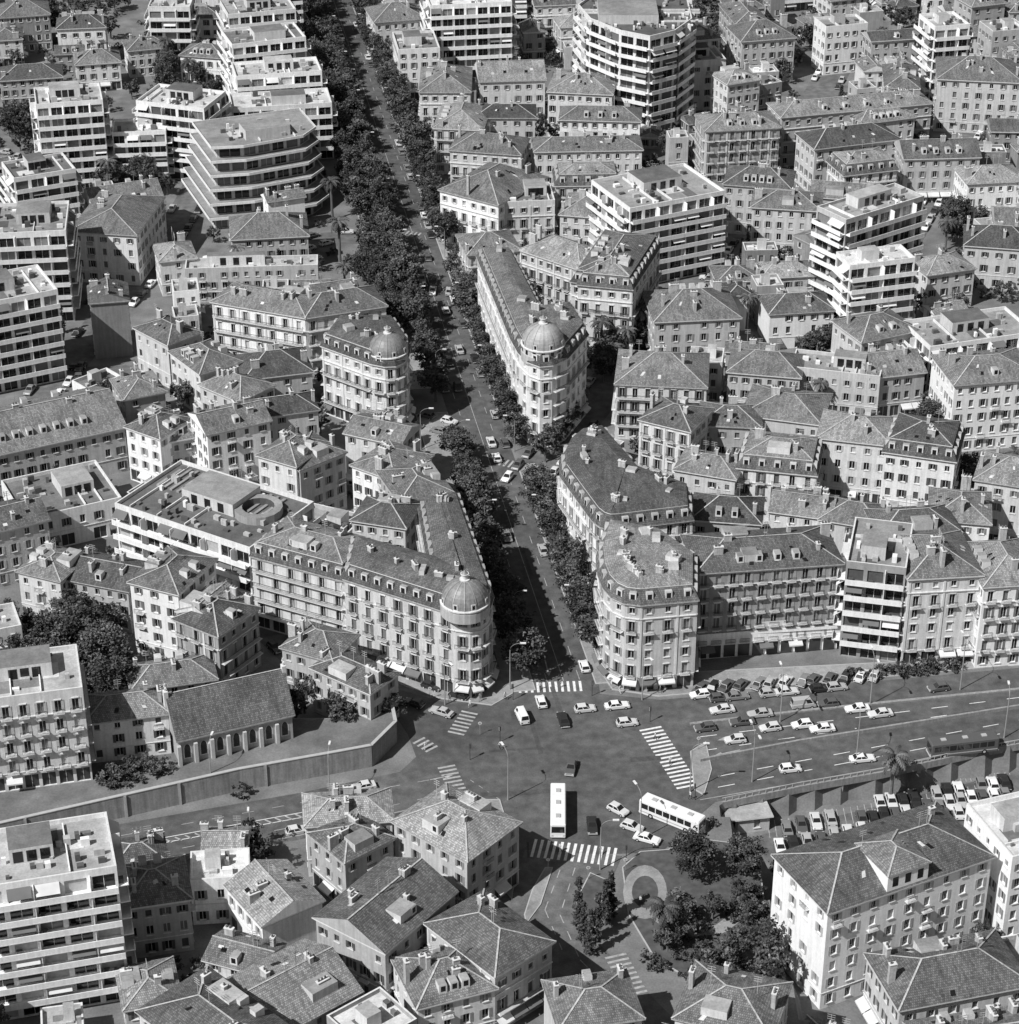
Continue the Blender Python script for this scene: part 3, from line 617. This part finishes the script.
# ---------------------------------------------------------------- infill houses
x0,y0=-260,215; W_,D_=520,620
gx,gy=np.meshgrid(np.arange(x0,x0+W_)+.5,np.arange(y0,y0+D_)+.5); occ=np.zeros(gx.shape,bool)
def block(P,pad=0):
    P=inset(ccw(list(P)),-pad) if pad else P
    global occ; occ|=inpoly(P,gx,gy)
roadocc=np.zeros(gx.shape,bool)
for P,_ in masks: roadocc|=inpoly(P,gx,gy)
occ|=roadocc
for P in BL: block(P,.6)
occ|=inpoly(tp,gx,gy)
gardens=[[(-20,600),(125,612),(130,690),(126,728),(-20,735)],[(225,985),(130,960),(200,900),(250,930)],[(590,325),(650,320),(640,375),(600,385)],[(330,705),(395,700),(395,735),(350,740)],
 [(120,80),(205,80),(205,110),(120,110)],[(640,0),(720,0),(730,25),(690,25)],[(860,50),(945,50),(945,75),(860,75)],[(915,400),(960,400),(960,450),(915,440)],[(560,935),(680,930),(780,940),(760,1010),(640,1010)],[(780,335),(860,335),(860,362),(780,362)],[(0,0),(60,-10),(60,25),(0,28)],[(190,60),(230,60),(230,100),(190,110)],[(105,180),(150,185),(145,200),(100,200)],[(0,120),(36,118),(36,140),(0,140)],[(935,215),(965,215),(962,250),(930,255)],[(500,300),(505,285),(560,300),(560,312)]]
for Gp in gardens: block(px(Gp,0))
for P in [px([(390,700),(520,690),(520,800),(440,800)],0),px([(520,840),(620,850),(700,1050),(560,1050)],0),px([(690,650),(1150,630),(1150,680),(690,705)],0)]: block(P)
R=random.Random(3)
court=np.zeros(gx.shape,bool)
for k in range(150):
    cx=R.uniform(-190,190);cy=R.uniform(240,800); r=R.uniform(3,8)
    court|=((gx-cx)**2+((gy-cy)/1.3)**2<r*r)
for k in range(30):
    cx,cy=G(R.uniform(-20,230),R.uniform(0,260)); r=R.uniform(5,10); court|=((gx-cx)**2+((gy-cy)/1.3)**2<r*r)
occ0=occ.copy(); occ=occ|court
ra=np.array([(sum(p[0] for p in P)/len(P),sum(p[1] for p in P)/len(P),math.atan2(P[1][1]-P[0][1],P[1][0]-P[0][0])) for P in BL])
nf=0
def visible(x,y,mg): return abs(x)<(.2215*math.hypot(y,H)*1.02+mg)
for tries in range(15000):
    big=tries<5500
    x=R.uniform(x0+8,x0+W_-8); y=R.uniform(y0+8,y0+D_-8)
    if not visible(x,y,42): continue
    w=R.uniform(10,21) if big else R.uniform(5,11); d=R.uniform(8.5,13) if big else R.uniform(4.5,9)
    j=np.argmin((ra[:,0]-x)**2+(ra[:,1]-y)**2); a=ra[j,2]+R.gauss(0,.06)+(math.pi/2 if R.random()<.25 else 0)
    ca,sa=math.cos(a),math.sin(a)
    us=np.linspace(-w/2-.2,w/2+.2,9)[:,None]; vs=np.linspace(-d/2-.2,d/2+.2,7)[None,:]
    ix=(x+us*ca-vs*sa-x0).astype(int).clip(0,W_-1); iy=(y+us*sa+vs*ca-y0).astype(int).clip(0,D_-1)
    if occ[iy,ix].any(): continue
    P=[(x+u*ca-v*sa,y+u*sa+v*ca) for u,v in((-w/2,-d/2),(w/2,-d/2),(w/2,d/2),(-w/2,d/2))]
    pit=inpoly(PIT,np.array([x]),np.array([y]))[0]; base=PZ if pit else 0
    h=(R.choice([6.6,8,9.8,10.5,12,13.5])+R.uniform(-.4,.9) if big else R.choice([3.2,4,6,7,9]))
    if big and y>450 and R.random()<.1: h+=R.choice([4,8,12])
    h+=base
    rf=R.choice(['h','h','h','g','g','g','f']) if big else R.choice(['h','g','g','f','f']); st='o'
    if big and R.random()<.22: st='b'
    if big and (R.random()<.05 or h-base>17): st,rf='m','f'
    if st=='b' and R.random()<.3: rf='m'
    fin(building('town_house' if big else 'small_house',P,h,base,rf,st,R.choice([0,1,1,2,2,3,3,4,5]),seed=tries)); block(P,.3)
    nf+=1
occ&=~court; occ|=occ0
for P in BL: block(P,.3)
print('infill',nf,'total',len(BL))
# ---------------------------------------------------------------- vegetation
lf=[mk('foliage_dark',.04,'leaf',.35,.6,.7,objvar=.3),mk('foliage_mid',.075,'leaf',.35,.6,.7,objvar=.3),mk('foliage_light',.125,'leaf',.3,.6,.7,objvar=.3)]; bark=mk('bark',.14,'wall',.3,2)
def tube(m,pts,rs,mat,n=6):
    prev=None
    for p,r in zip(pts,rs):
        c=[(p[0]+r*math.cos(2*math.pi*i/n),p[1]+r*math.sin(2*math.pi*i/n),p[2]) for i in range(n)]
        if prev:
            for i in range(n): m.face([prev[i],prev[(i+1)%n],c[(i+1)%n],c[i]],mat)
        prev=c
def leaf(m,p,s,R,mat):
    a=Vector((R.gauss(0,1),R.gauss(0,1),R.gauss(0,.6))).normalized(); b=a.cross(Vector((R.gauss(0,.7),R.gauss(0,.7),R.gauss(0,1.2)))).normalized()
    p=Vector(p); a*=s; b*=s*.6; m.face([tuple(p-a),tuple(p-b),tuple(p+a),tuple(p+b)],mat)
def tree_mesh(name,hh,rx,rz,ncl,seed,nl=42,ls=.34,trunk=True,cone=False):
    R=random.Random(seed); m=MB(); cz=hh-rz
    if trunk:
        tube(m,[(0,0,-.2),(.05,.03,cz*.5),(0,.1,cz)],[.24,.18,.13],3)
    for k in range(ncl):
        while True:
            v=Vector((R.uniform(-1,1),R.uniform(-1,1),R.uniform(-.85,1)))
            if .45<v.length<1: break
        if cone:
            t=R.random(); a=R.uniform(0,6.28); rr=rx*(1-t)**.8*R.uniform(.5,1); c=(rr*math.cos(a),rr*math.sin(a),.4+t*(hh-.6)); cr=.35
        else: c=(v.x*rx*(.9+.2*R.random()),v.y*rx,cz+v.z*rz); cr=R.uniform(.45,1.0)*rx/3.2
        if trunk and k%4==0 and not cone: tube(m,[(0,0,cz*.55),(c[0]*.5,c[1]*.5,(cz*.6+c[2])/2),c],[.11,.07,.03],3,4)
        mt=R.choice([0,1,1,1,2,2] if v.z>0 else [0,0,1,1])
        for j in range(nl):
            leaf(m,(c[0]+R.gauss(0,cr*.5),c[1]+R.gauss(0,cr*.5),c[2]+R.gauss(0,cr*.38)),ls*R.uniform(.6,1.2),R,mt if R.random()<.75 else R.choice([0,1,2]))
    return m.obj(name,lf+[bark],link=False)
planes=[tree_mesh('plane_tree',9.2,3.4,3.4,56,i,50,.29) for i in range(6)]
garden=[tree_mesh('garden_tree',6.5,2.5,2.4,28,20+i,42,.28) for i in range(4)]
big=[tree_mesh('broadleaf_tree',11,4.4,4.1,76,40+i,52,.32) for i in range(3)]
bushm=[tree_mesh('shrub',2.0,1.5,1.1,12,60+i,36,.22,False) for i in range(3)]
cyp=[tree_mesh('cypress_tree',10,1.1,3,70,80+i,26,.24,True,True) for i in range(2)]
def palm_mesh(seed,hh):
    R=random.Random(seed); m=MB(); tube(m,[(0,0,-.2),(.1,0,hh*.5),(.15,.1,hh)],[.38,.3,.32],3,8)
    for k in range(34):
        a=k*2.4+R.uniform(-.2,.2); el=R.uniform(-.3,1.2); L=R.uniform(2.6,3.4); pv=None; x=.15;z=hh; r=0; e=el
        for j in range(8):
            r+=L/8*math.cos(e); z+=L/8*math.sin(e); e-=.26
            c=Vector((.15+r*math.cos(a),.1+r*math.sin(a),z))
            w=.5*(1-abs(j-3.5)/5.5)
            t=Vector((-math.sin(a),math.cos(a),0))
            if pv is not None:
                f=(c-pv)
                for s in(-1,1):
                    m.face([tuple(pv),tuple(c),tuple(c+t*s*w-Vector((0,0,w*.55))+f*.2),tuple(pv+f*.5+t*s*w-Vector((0,0,w*.55)))],1 if k%3 else 2)
            pv=c
    return m.obj('palm_tree',lf+[bark],link=False)
palms=[palm_mesh(1,7.5),palm_mesh(2,9.5)]
def put(me,name,x,y,z=0,s=1,rot=None):
    o=bpy.data.objects.new(name,me); scene.collection.objects.link(o); o.location=(x,y,z); o.rotation_euler=(0,0,rnd.uniform(0,6.28) if rot is None else rot)
    o.scale=(s,s,s*rnd.uniform(.93,1.07)) if rot is None else (s,s,s); return o
minor=np.zeros(gx.shape,bool)
for P,_ in masks[:8]: minor|=inpoly(P,gx,gy)
def free(x,y,arr): 
    i,j=int(y-y0),int(x-x0); return 0<=i<D_ and 0<=j<W_ and not arr[i,j]
s=15
while s<s_end:
    for o in((-7.0,6.8) if s<150 else (-6.9,7.0,-12.2)):
        x,y=BV(s+rnd.uniform(-.8,.8)+(3 if o>0 else 0),o+rnd.uniform(-.4,.4))
        if free(x,y,minor) and rnd.random()<.97: put(rnd.choice(planes),'plane_tree',x,y,.1,rnd.choice([rnd.uniform(.78,.9),rnd.uniform(.88,1.08),rnd.uniform(.95,1.12)])*(1 if s<150 else 1.08))
    s+=6.4 if s<150 else 5.9
def cluster(P,me,name,n,z=0,smin=.8,smax=1.2):
    P=px(P,z); xa=[p[0] for p in P];ya=[p[1] for p in P];k=0;t=0
    while k<n and t<400:
        t+=1; x=rnd.uniform(min(xa),max(xa));y=rnd.uniform(min(ya),max(ya))
        if inpoly(P,np.array([x]),np.array([y]))[0] and free(x,y,bocc): put(rnd.choice(me),name,x,y,z,rnd.uniform(smin,smax)); k+=1
bocc=np.zeros(gx.shape,bool)
for P in BL: bocc|=inpoly(P,gx,gy)
for p in [(45,665),(75,668),(105,680),(88,655),(60,690),(30,690),(115,710),(15,668),(75,640)]: x,y=G(*p); put(rnd.choice(big),'broadleaf_tree',x,y,0,rnd.uniform(.85,1.1)) if free(x,y,bocc) else None
cluster([(0,625),(128,635),(128,715),(0,715)],garden,'garden_tree',14)
for p in [(692,880),(745,878),(790,872),(828,872)]: x,y=G(*p); put(rnd.choice(big),'broadleaf_tree',x,y,PZ if p[0]>765 else 0,rnd.uniform(.62,.8))
cluster([(670,915),(760,905),(775,1000),(690,1010),(665,960)],garden,'garden_tree',13)
cluster([(665,905),(760,890),(775,1000),(690,1010),(645,960)],bushm,'shrub',46)
for p in [(583,945),(590,955),(605,925),(610,918),(597,940),(578,925)]: x,y=G(*p); put(rnd.choice(cyp),'cypress_tree',x,y,0,rnd.uniform(.7,1))
for p,z in [((662,950),0),((890,800),PZ),((612,375),0),((600,362),0),((625,362),0),((590,350),0),((606,345),0),((190,95),0),((28,45),0),((15,38),0),((340,262),0),((170,75),0),((228,30),0),((945,250),0),((940,290),0),((110,200),0),((640,350),0)]:
    x,y=G(*p,z); put(rnd.choice(palms),'palm_tree',x,y,z,rnd.uniform(.9,1.2))
cluster([(335,712),(392,706),(392,728),(345,735)],garden,'garden_tree',6)
cluster([(95,775),(165,760),(165,775),(95,795)],bushm,'shrub',14,TZ)
cluster([(130,975),(225,960),(225,1010),(140,1015)],bushm,'shrub',16)
for g_ in gardens[2:3]+gardens[4:]:
    if g_[0][0] in(560,): continue
    cluster(g_,garden,'garden_tree',8); cluster(g_,big,'broadleaf_tree',2,0,.6,.9)
for p in [(545,462),(552,452),(560,440),(568,428),(578,415)]: x,y=G(*p); put(rnd.choice(garden),'garden_tree',x,y,0,1.1)
cluster([(850,675),(985,662),(985,668),(850,680)],bushm,'shrub',24)
block(px([(690,655),(1150,635),(1150,680),(690,705)],0))
nt=0
for t in range(16000):
    x=rnd.uniform(x0+5,x0+W_-5);y=rnd.uniform(y0+5,y0+D_-5)
    if not visible(x,y,35): continue
    if all(free(x+a,y+b,occ) for a,b in((0,0),(1.2,0),(-1.2,0),(0,1.2),(0,-1.2))):
        pz=PZ if inpoly(PIT,np.array([x]),np.array([y]))[0] else 0
        r=rnd.random()
        if r<.45: put(rnd.choice(garden),'garden_tree',x,y,pz,rnd.uniform(.5,1.15))
        elif r<.5: put(rnd.choice(big),'broadleaf_tree',x,y,pz,rnd.uniform(.6,.9))
        elif r<.55: put(rnd.choice(cyp),'cypress_tree',x,y,pz,rnd.uniform(.6,1))
        elif r<.58: put(rnd.choice(palms),'palm_tree',x,y,pz,rnd.uniform(.8,1.1))
        else: put(rnd.choice(bushm),'shrub',x,y,pz,rnd.uniform(.6,1.4))
        occ[int(y-y0)-1:int(y-y0)+2,int(x-x0)-1:int(x-x0)+2]=True; nt+=1
    if nt>950: break
# ---------------------------------------------------------------- vehicles
tire=mk('tyre_rubber',.02,'plain'); cglass=mk('car_glass',.02,'plain',.1,1,.08); chrome=mk('bumper_metal',.5,'plain',.1,1,.3); 
paints=[mk('car_paint_%d'%i,v,'plain',.05,1,.35) for i,v in enumerate((.78,.62,.42,.22,.1,.03))]
def wheel(m,x,y,r,w,mat):
    n=12; A=[(x+r*math.cos(2*math.pi*i/n),r+r*math.sin(2*math.pi*i/n)) for i in range(n)]
    for i in range(n):
        a,b=A[i],A[(i+1)%n]; m.face([(a[0],y-w,a[1]),(b[0],y-w,b[1]),(b[0],y+w,b[1]),(a[0],y+w,a[1])],mat)
    for s in(-1,1): m.face([(a[0],y+s*w,a[1]) for a in A],mat); m.face([(x+(a[0]-x)*.5,y+s*(w+.01),r+(a[1]-r)*.5) for a in A],3)
def car_mesh(kind,paint):
    m=MB()
    if kind=='hatch': pr=[(-1.75,.32),(-1.82,.6),(-1.76,.86),(-1.2,.9),(.75,.88),(1.65,.72),(1.82,.55),(1.78,.32)]; cab=(-1.72,.78,-1.35,.12,.88,1.38)
    elif kind=='van': pr=[(-2.1,.35),(-2.12,.7),(-2.1,1.1),(0,1.12),(1.6,1.1),(2.0,.85),(2.1,.55),(2.08,.35)]; cab=(-2.08,1.75,-2.0,1.2,1.1,1.95)
    else: pr=[(-2.1,.34),(-2.18,.6),(-2.1,.84),(-1.3,.9),(.8,.88),(1.95,.74),(2.15,.55),(2.1,.34)]; cab=(-1.55,.85,-1.05,.2,.88,1.36)
    ys=[(-.82,.93),(-.74,1.0),(.74,1.0),(.82,.93)]
    L=[[(x*(.985 if abs(y)>.8 else 1),y,.34+(z-.34)*k) for x,z in pr] for y,k in ys]
    for A,B in zip(L,L[1:]):
        for i in range(len(pr)): j=(i+1)%len(pr); m.face([A[i],A[j],B[j],B[i]],0)
    m.face(L[0],0); m.face(L[-1][::-1],0)
    xa,xb,xc,xd,z0,z1=cab; b=[(xa,-.74),(xb,-.74),(xb,.74),(xa,.74)]; t=[(xc,-.6),(xd,-.6),(xd,.6),(xc,.6)]
    for i in range(4):
        j=(i+1)%4; Bq=[(*b[i],z0-.02),(*b[j],z0-.02),(*t[j],z1),(*t[i],z1)]
        m.face(Bq,0)
        c=[sum(p[k] for p in Bq)/4 for k in range(3)]; nrm=(Vector(Bq[1])-Vector(Bq[0])).cross(Vector(Bq[3])-Vector(Bq[0])).normalized()*.012
        if kind=='van' and i in(0,2):
            Bq=[lerp(Bq[0],Bq[1],f) for f in((.66,.97) if i==0 else (.03,.34))]+[lerp(Bq[3],Bq[2],f) for f in((.95,.66) if i==0 else (.34,.05))]; c=[sum(p[k] for p in Bq)/4 for k in range(3)]
        sc=.84 if i%2==0 else .9
        if i%2==0 and kind!='van':
            for f0,f1 in((.06,.48),(.54,.95)):
                W=[lerp(Bq[0],Bq[1],f0),lerp(Bq[0],Bq[1],f1),lerp(Bq[3],Bq[2],f1),lerp(Bq[3],Bq[2],f0)]; 
                W=[lerp(W[0],W[3],.1),lerp(W[1],W[2],.1),lerp(W[1],W[2],.86),lerp(W[0],W[3],.86)]
                m.face([tuple(Vector(p)+nrm) for p in W],1)
        else: m.face([tuple(Vector(lerp(c,p,sc))+nrm) for p in Bq],1)
    m.face([(*p,z1) for p in t],0); T2=[(p[0]*.93-.02,p[1]*.85,z1+.05) for p in t]; 
    for i in range(4): j=(i+1)%4; m.face([(*t[i],z1),(*t[j],z1),T2[j],T2[i]],0)
    m.face(T2,0)
    xf=pr[-2][0]; xr=pr[1][0]
    for x in(xf,xr): m.box((x,0),(1,0),(0,1),.07,.8,.38,.52,3,bottom=True)
    for x,mt in((xf-.02,3),(xr+.02,2)):
        for y in(-.6,.6): m.box((x,y),(1,0),(0,1),.06,.14,.56,.7,mt,bottom=True)
    for x in(xf*.66,xr*.64):
        for y in(-.74,.74): wheel(m,x,y,.3,.1,2)
    return m.obj('car',[paint,cglass,tire,chrome],link=False)
cars=[car_mesh(k,p) for k in('sedan','hatch') for p in paints]; vans=[car_mesh('van',paints[0]),car_mesh('van',paints[2])]
def car(p,hd,z=0.02,van=False,light=None,parked=False,world=False):
    x,y=p if world else G(*p,z)
    me=rnd.choice(vans) if van else (cars[rnd.choice([0,6,1,7])] if light else cars[rnd.choice([4,5,10,11])] if light is False else rnd.choice(cars))
    return put(me,'van' if van else 'parked_car' if parked else 'car',x,y,z,1.0,hd)
def hdg(p,q): a,b=G(*p),G(*q); return math.atan2(b[1]-a[1],b[0]-a[0])
e1=hdg((700,735),(1019,700)); wl=hdg((440,785),(120,848)); bh=math.atan2(bd[1],bd[0])
for p,l in [((828,706),0),((857,711),1),((880,716),1),((770,730),1),((742,724),None),((802,727),1),((822,731),1),((735,742),None),((760,716),None),((722,712),1),((705,730),None),((938,690),0),((700,697),None)]:
    car(p,e1+math.pi+rnd.uniform(-.04,.04),light=None if l is None else bool(l))
for p in [(790,771),(862,761)]: car(p,e1+rnd.uniform(-.04,.04),light=True)
for k in range(13): car(lerp((700,690),(888,676),(k+rnd.uniform(-.2,.2))/13),e1+rnd.uniform(.75,1.0),.03,parked=True)
for k in range(9): car(lerp((700,702),(850,688),k/9+.02),e1,.03,parked=True) if k%3 else None
for p,h_,l in [((585,711),e1,True),((617,708),e1,True),((627,725),e1,True),((541,704),bh,True),((563,722),bh,False),((571,770),bh+2.8,False),((592,828),bh+3.0,None),((363,789),wl,True),((297,833),wl+math.pi,True),((632,829),e1-.7,True),((647,841),e1-.6,True),((618,812),e1-.9,None)]: car(p,h_,light=l)
car((522,719),bh+.1,van=True); car((803,707),e1,van=True)
s=16
while s<s_end-10:
    for o,hd in((-4.4,bh+math.pi),(-1.6,bh+math.pi),(1.6,bh),(4.4,bh)):
        pr=.45 if abs(o)>3 else .13
        if rnd.random()<pr and free(*BV(s,o),minor): car(BV(s+rnd.uniform(-1,1),o),hd,world=True,parked=abs(o)>3)
    s+=6.6
for A,B,n,hd in [((780,850),(985,808),15,1.5),((862,822),(1015,793),14,1.5),((772,834),(845,817),5,1.5),((880,806),(1015,782),12,1.5)]:
    for k in range(n):
        if rnd.random()<.94: x,y=G(*lerp(A,B,k/n),PZ); car((x,y),hd+e1*.6+rnd.choice([0,math.pi]),PZ+.02,parked=True,world=True)
for n_,pts,w in road_pl:
    P=px(pts,0)
    for a,b in zip(P,P[1:]):
        l=math.dist(a,b); hd=math.atan2(b[1]-a[1],b[0]-a[0]); k=4
        while k<l-3:
            for sd in(-1,1):
                if rnd.random()<.6:
                    c=lerp(a,b,k/l); o=w/2-1.0; car((c[0]-math.sin(hd)*o*sd,c[1]+math.cos(hd)*o*sd),hd+rnd.choice([0,math.pi]),world=True,parked=True)
            k+=5.6
for t in range(200):
    x=rnd.uniform(-170,170);y=rnd.uniform(260,740)
    if visible(x,y,5) and all(free(x+a,y+b,occ) for a,b in((0,0),(1.5,0),(-1.5,0),(0,1.5),(0,-1.5))): car((x,y),rnd.uniform(0,6.28),PZ+.02 if inpoly(PIT,np.array([x]),np.array([y]))[0] else .02,world=True,parked=True)
def bus_mesh(L,paint,W=1.25,Hh=3.0):
    m=MB(); c=.16
    sec=[(-W,.35),(-W,Hh-c),(-W+c,Hh),(W-c,Hh),(W,Hh-c),(W,.35)]
    xs_=[(-L/2,.93),(-L/2+.18,1),(L/2-.18,1),(L/2,.93)]
    S=[[(x,y*k,.35+(z-.35)*(k if k<1 else 1)) for y,z in sec] for x,k in xs_]
    for A,B in zip(S,S[1:]):
        for i in range(6): j=(i+1)%6; m.face([A[i],B[i],B[j],A[j]],0)
    m.face(S[0],0); m.face(S[-1][::-1],0)
    n=int((L-1)/1.35)
    for sd in(-1,1):
        for k in range(n):
            u0=-L/2+.5+k*1.35; y=sd*(W+.012); m.face([(u0,y,1.45),(u0+1.2,y,1.45),(u0+1.2,y,2.45),(u0,y,2.45)],1)
        m.face([(-L/2+.2,sd*(W+.014),.75),(L/2-.2,sd*(W+.014),.75),(L/2-.2,sd*(W+.014),.95),(-L/2+.2,sd*(W+.014),.95)],4)
    for e in(-1,1):
        x=e*(L/2+.012); m.face([(x,-W*.85,1.3),(x,W*.85,1.3),(x,W*.82,2.5),(x,-W*.82,2.5)],1)
        for y in(-.9,.9): m.box((e*L/2,y),(1,0),(0,1),.04,.16,.65,.85,3,bottom=True)
        m.box((e*L/2,0),(1,0),(0,1),.1,W*.92,.36,.56,3,bottom=True)
    for k in(-.3,0.02,.3): m.box((L*k,0),(1,0),(0,1),.45,.38,Hh,Hh+.14,4)
    for x in(-L*.3,L*.29):
        for y in(-W+.12,W-.12): wheel(m,x,y,.48,.15,2)
    return m.obj('bus',[paint,cglass,tire,chrome,paints[2]],link=False)
bw=bus_mesh(11.2,paints[0]); bdk=bus_mesh(12,paints[4])
x,y=G(558,818); put(bw,'bus',x,y,.02,1,math.pi/2-.02)
x,y=G(672,822); put(bw,'bus',x,y,.02,1,hdg((645,805),(702,828)))
x,y=G(962,752); put(bdk,'bus',x,y,.02,1,e1)
# ---------------------------------------------------------------- street furniture
metal=mk('galvanised_steel',.4,'plain',.1,1,.4,metal=.3); dk=mk('dark_steel',.06,'plain',.1,1,.5)
def lamp_mesh(hh,two=False):
    m=MB(); tube(m,[(0,0,0),(0,0,1.2),(0,0,hh*.85)],[.14,.11,.07],0,8)
    for sd in((1,-1) if two else (1,)):
        pts=[]
        for k in range(7):
            a=k/6*math.pi/2; pts.append((sd*(1.9-1.9*math.cos(a)),0,hh*.85+1.4*math.sin(a)))
        for p,q in zip(pts,pts[1:]):
            w=.05; m.face([(p[0],-w,p[2]),(q[0],-w,q[2]),(q[0],w,q[2]),(p[0],w,p[2])],0); m.face([(p[0],0,p[2]-w),(q[0],0,q[2]-w),(q[0],0,q[2]+w),(p[0],0,p[2]+w)],0)
        m.box((sd*2.3,0),(1,0),(0,1),.5,.17,hh*.85+1.32,hh*.85+1.5,1,bottom=True)
    return m.obj('street_lamp',[metal,matM],link=False)
l1,l2=lamp_mesh(10),lamp_mesh(11,True)
for p,me_,r in [((690,792),l1,0),((752,782),l2,1.8),((856,762),l1,1.5),((1004,738),l1,1.5),((212,790),l1,1.4),((252,850),l1,-1.5),((642,700),l1,-1),((508,800),l1,2),((445,705),l1,-1),((421,450),l1,0),((510,690),l1,0),((870,705),l2,1.7),((960,690),l2,1.7),((780,722),l2,1.7),((640,840),l1,2),((600,870),l1,0),((330,800),l1,1.5)]:
    x,y=G(*p); put(me_,'street_lamp',x,y,0,1,r)
s=30
while s<s_end:
    for o in(-5.9,5.9): x,y=BV(s,o); put(l1,'street_lamp',x,y,.13,.85,0 if o<0 else math.pi)
    s+=34
def tl():
    m=MB(); tube(m,[(0,0,0),(0,0,3)],[.07,.06],1,8); m.box((0,-.1),(1,0),(0,1),.16,.14,2.3,3.2,1,bottom=True)
    for k in range(3): m.face([(-.09,-.245,2.4+k*.26),(.09,-.245,2.4+k*.26),(.09,-.245,2.58+k*.26),(-.09,-.245,2.58+k*.26)],0)
    return m.obj('traffic_light',[metal,dk],link=False)
tm=tl()
for p in [(513,700),(592,696),(650,722),(695,800),(528,858),(626,862),(470,760),(500,742)]: x,y=G(*p); put(tm,'traffic_light',x,y,.1,1,rnd.uniform(0,6))
def sign():
    m=MB(); tube(m,[(0,0,0),(0,0,2.6)],[.04,.04],0,6); n=14
    m.face([(.32*math.cos(i*2*math.pi/n),-.05,2.4+.32*math.sin(i*2*math.pi/n)) for i in range(n)],1); m.face([(.22*math.cos(i*2*math.pi/n),-.06,2.4+.22*math.sin(i*2*math.pi/n)) for i in range(n)],0)
    return m.obj('traffic_sign',[metal,matM],link=False)
sm=sign()
for p in [(480,735),(698,750),(588,880),(548,872),(625,872),(430,700),(610,690)]: x,y=G(*p); put(sm,'traffic_sign',x,y,.1,1,0)
cloth=[mk('clothing_%d'%i,v,'plain',.2,3,.9) for i,v in enumerate((.6,.15,.05))]
def person(seed):
    R=random.Random(seed); st=.28
    V=[(0,0,.95),(0,0,1.2),(0,0,1.42),(0,0,1.52),(0,.02,1.66),(.1,0,.92),(.11,st,.5),(.11,st*.6,.08),(.11,st*.6+.16,.04),(-.1,0,.92),(-.11,-st*.4,.5),(-.11,-st,.1),(-.11,-st+.15,.05),(.2,0,1.4),(.25,-.1,1.15),(.26,.0,.9),(-.2,0,1.4),(-.25,.1,1.15),(-.26,.25,.93)]
    E=[(0,1),(1,2),(2,3),(3,4),(0,5),(5,6),(6,7),(7,8),(0,9),(9,10),(10,11),(11,12),(2,13),(13,14),(14,15),(2,16),(16,17),(17,18)]
    rs=[.14,.13,.15,.06,.115,.09,.065,.045,.04,.09,.065,.045,.04,.06,.045,.035,.06,.045,.035]
    me=bpy.data.meshes.new('pedestrian'); me.from_pydata(V,E,[]); o=bpy.data.objects.new('pedestrian',me); scene.collection.objects.link(o)
    o.modifiers.new('skin','SKIN'); sv=me.skin_vertices[0].data if me.skin_vertices else None
    if sv is None:
        bpy.context.view_layer.objects.active=o; bpy.ops.mesh.customdata_skin_add(); sv=me.skin_vertices[0].data
    for i,r in enumerate(rs): sv[i].radius=(r,r*.85)
    sv[0].use_root=True; o.modifiers.new('sub','SUBSURF').levels=1
    dg=bpy.context.evaluated_depsgraph_get(); m2=bpy.data.meshes.new_from_object(o.evaluated_get(dg)); bpy.data.objects.remove(o)
    a=R.choice(cloth); b=R.choice(cloth); sk=mk('skin',.35,'plain'); m2.materials.clear()
    for mm in(a,b,sk,cloth[2]): m2.materials.append(mm)
    for p in m2.polygons: z=p.center.z; p.material_index=3 if z>1.71 or z<.08 else 2 if z>1.48 else 0 if z>.93 else 1
    return m2
try:
    pm=[person(i) for i in range(4)]
    for p in [(540,690),(560,688),(655,740),(670,765),(560,852),(600,855),(505,700),(480,702),(450,703),(620,694),(660,694),(720,688),(780,682),(425,750),(500,750),(640,905),(470,708),(690,800),(900,672),(950,668)]:
        x,y=G(*p); put(rnd.choice(pm),'pedestrian',x,y,.17 if p[0] not in(540,560,655,670,600) else .05,1,rnd.uniform(0,6.28))
except Exception as ex: print('person fail',ex)
# ---------------------------------------------------------------- light, sky, camera
sd=Vector((-.70,-.58,0)).normalized(); el=math.radians(48)
sv=Vector((sd.x*math.cos(el),sd.y*math.cos(el),math.sin(el)))
ld=bpy.data.lights.new('sun','SUN'); ld.energy=5.0; ld.angle=math.radians(.5); lo=bpy.data.objects.new('sun',ld); scene.collection.objects.link(lo)
lo.rotation_euler=(-sv).to_track_quat('-Z','Y').to_euler()
w=bpy.data.worlds.new('World'); scene.world=w; w.use_nodes=True; nt=w.node_tree; bg=nt.nodes['Background']
sky=nt.nodes.new('ShaderNodeTexSky'); sky.sky_type='NISHITA'; sky.sun_disc=False; sky.sun_elevation=el; sky.sun_rotation=math.atan2(sd.x,sd.y)
bwn=nt.nodes.new('ShaderNodeRGBToBW'); nt.links.new(sky.outputs[0],bwn.inputs[0]); nt.links.new(bwn.outputs[0],bg.inputs[0]); bg.inputs[1].default_value=.065
cd=bpy.data.cameras.new('camera'); co=bpy.data.objects.new('camera',cd); scene.collection.objects.link(co); co.location=(0,0,H); co.rotation_euler=(math.pi/2-TH,0,0)
cd.sensor_fit='HORIZONTAL'; cd.sensor_width=36; cd.lens=36*F/1019; cd.clip_end=9000; cd.clip_start=1; scene.camera=co
scene.view_settings.view_transform='Standard'; scene.view_settings.look='None'; scene.view_settings.exposure=0
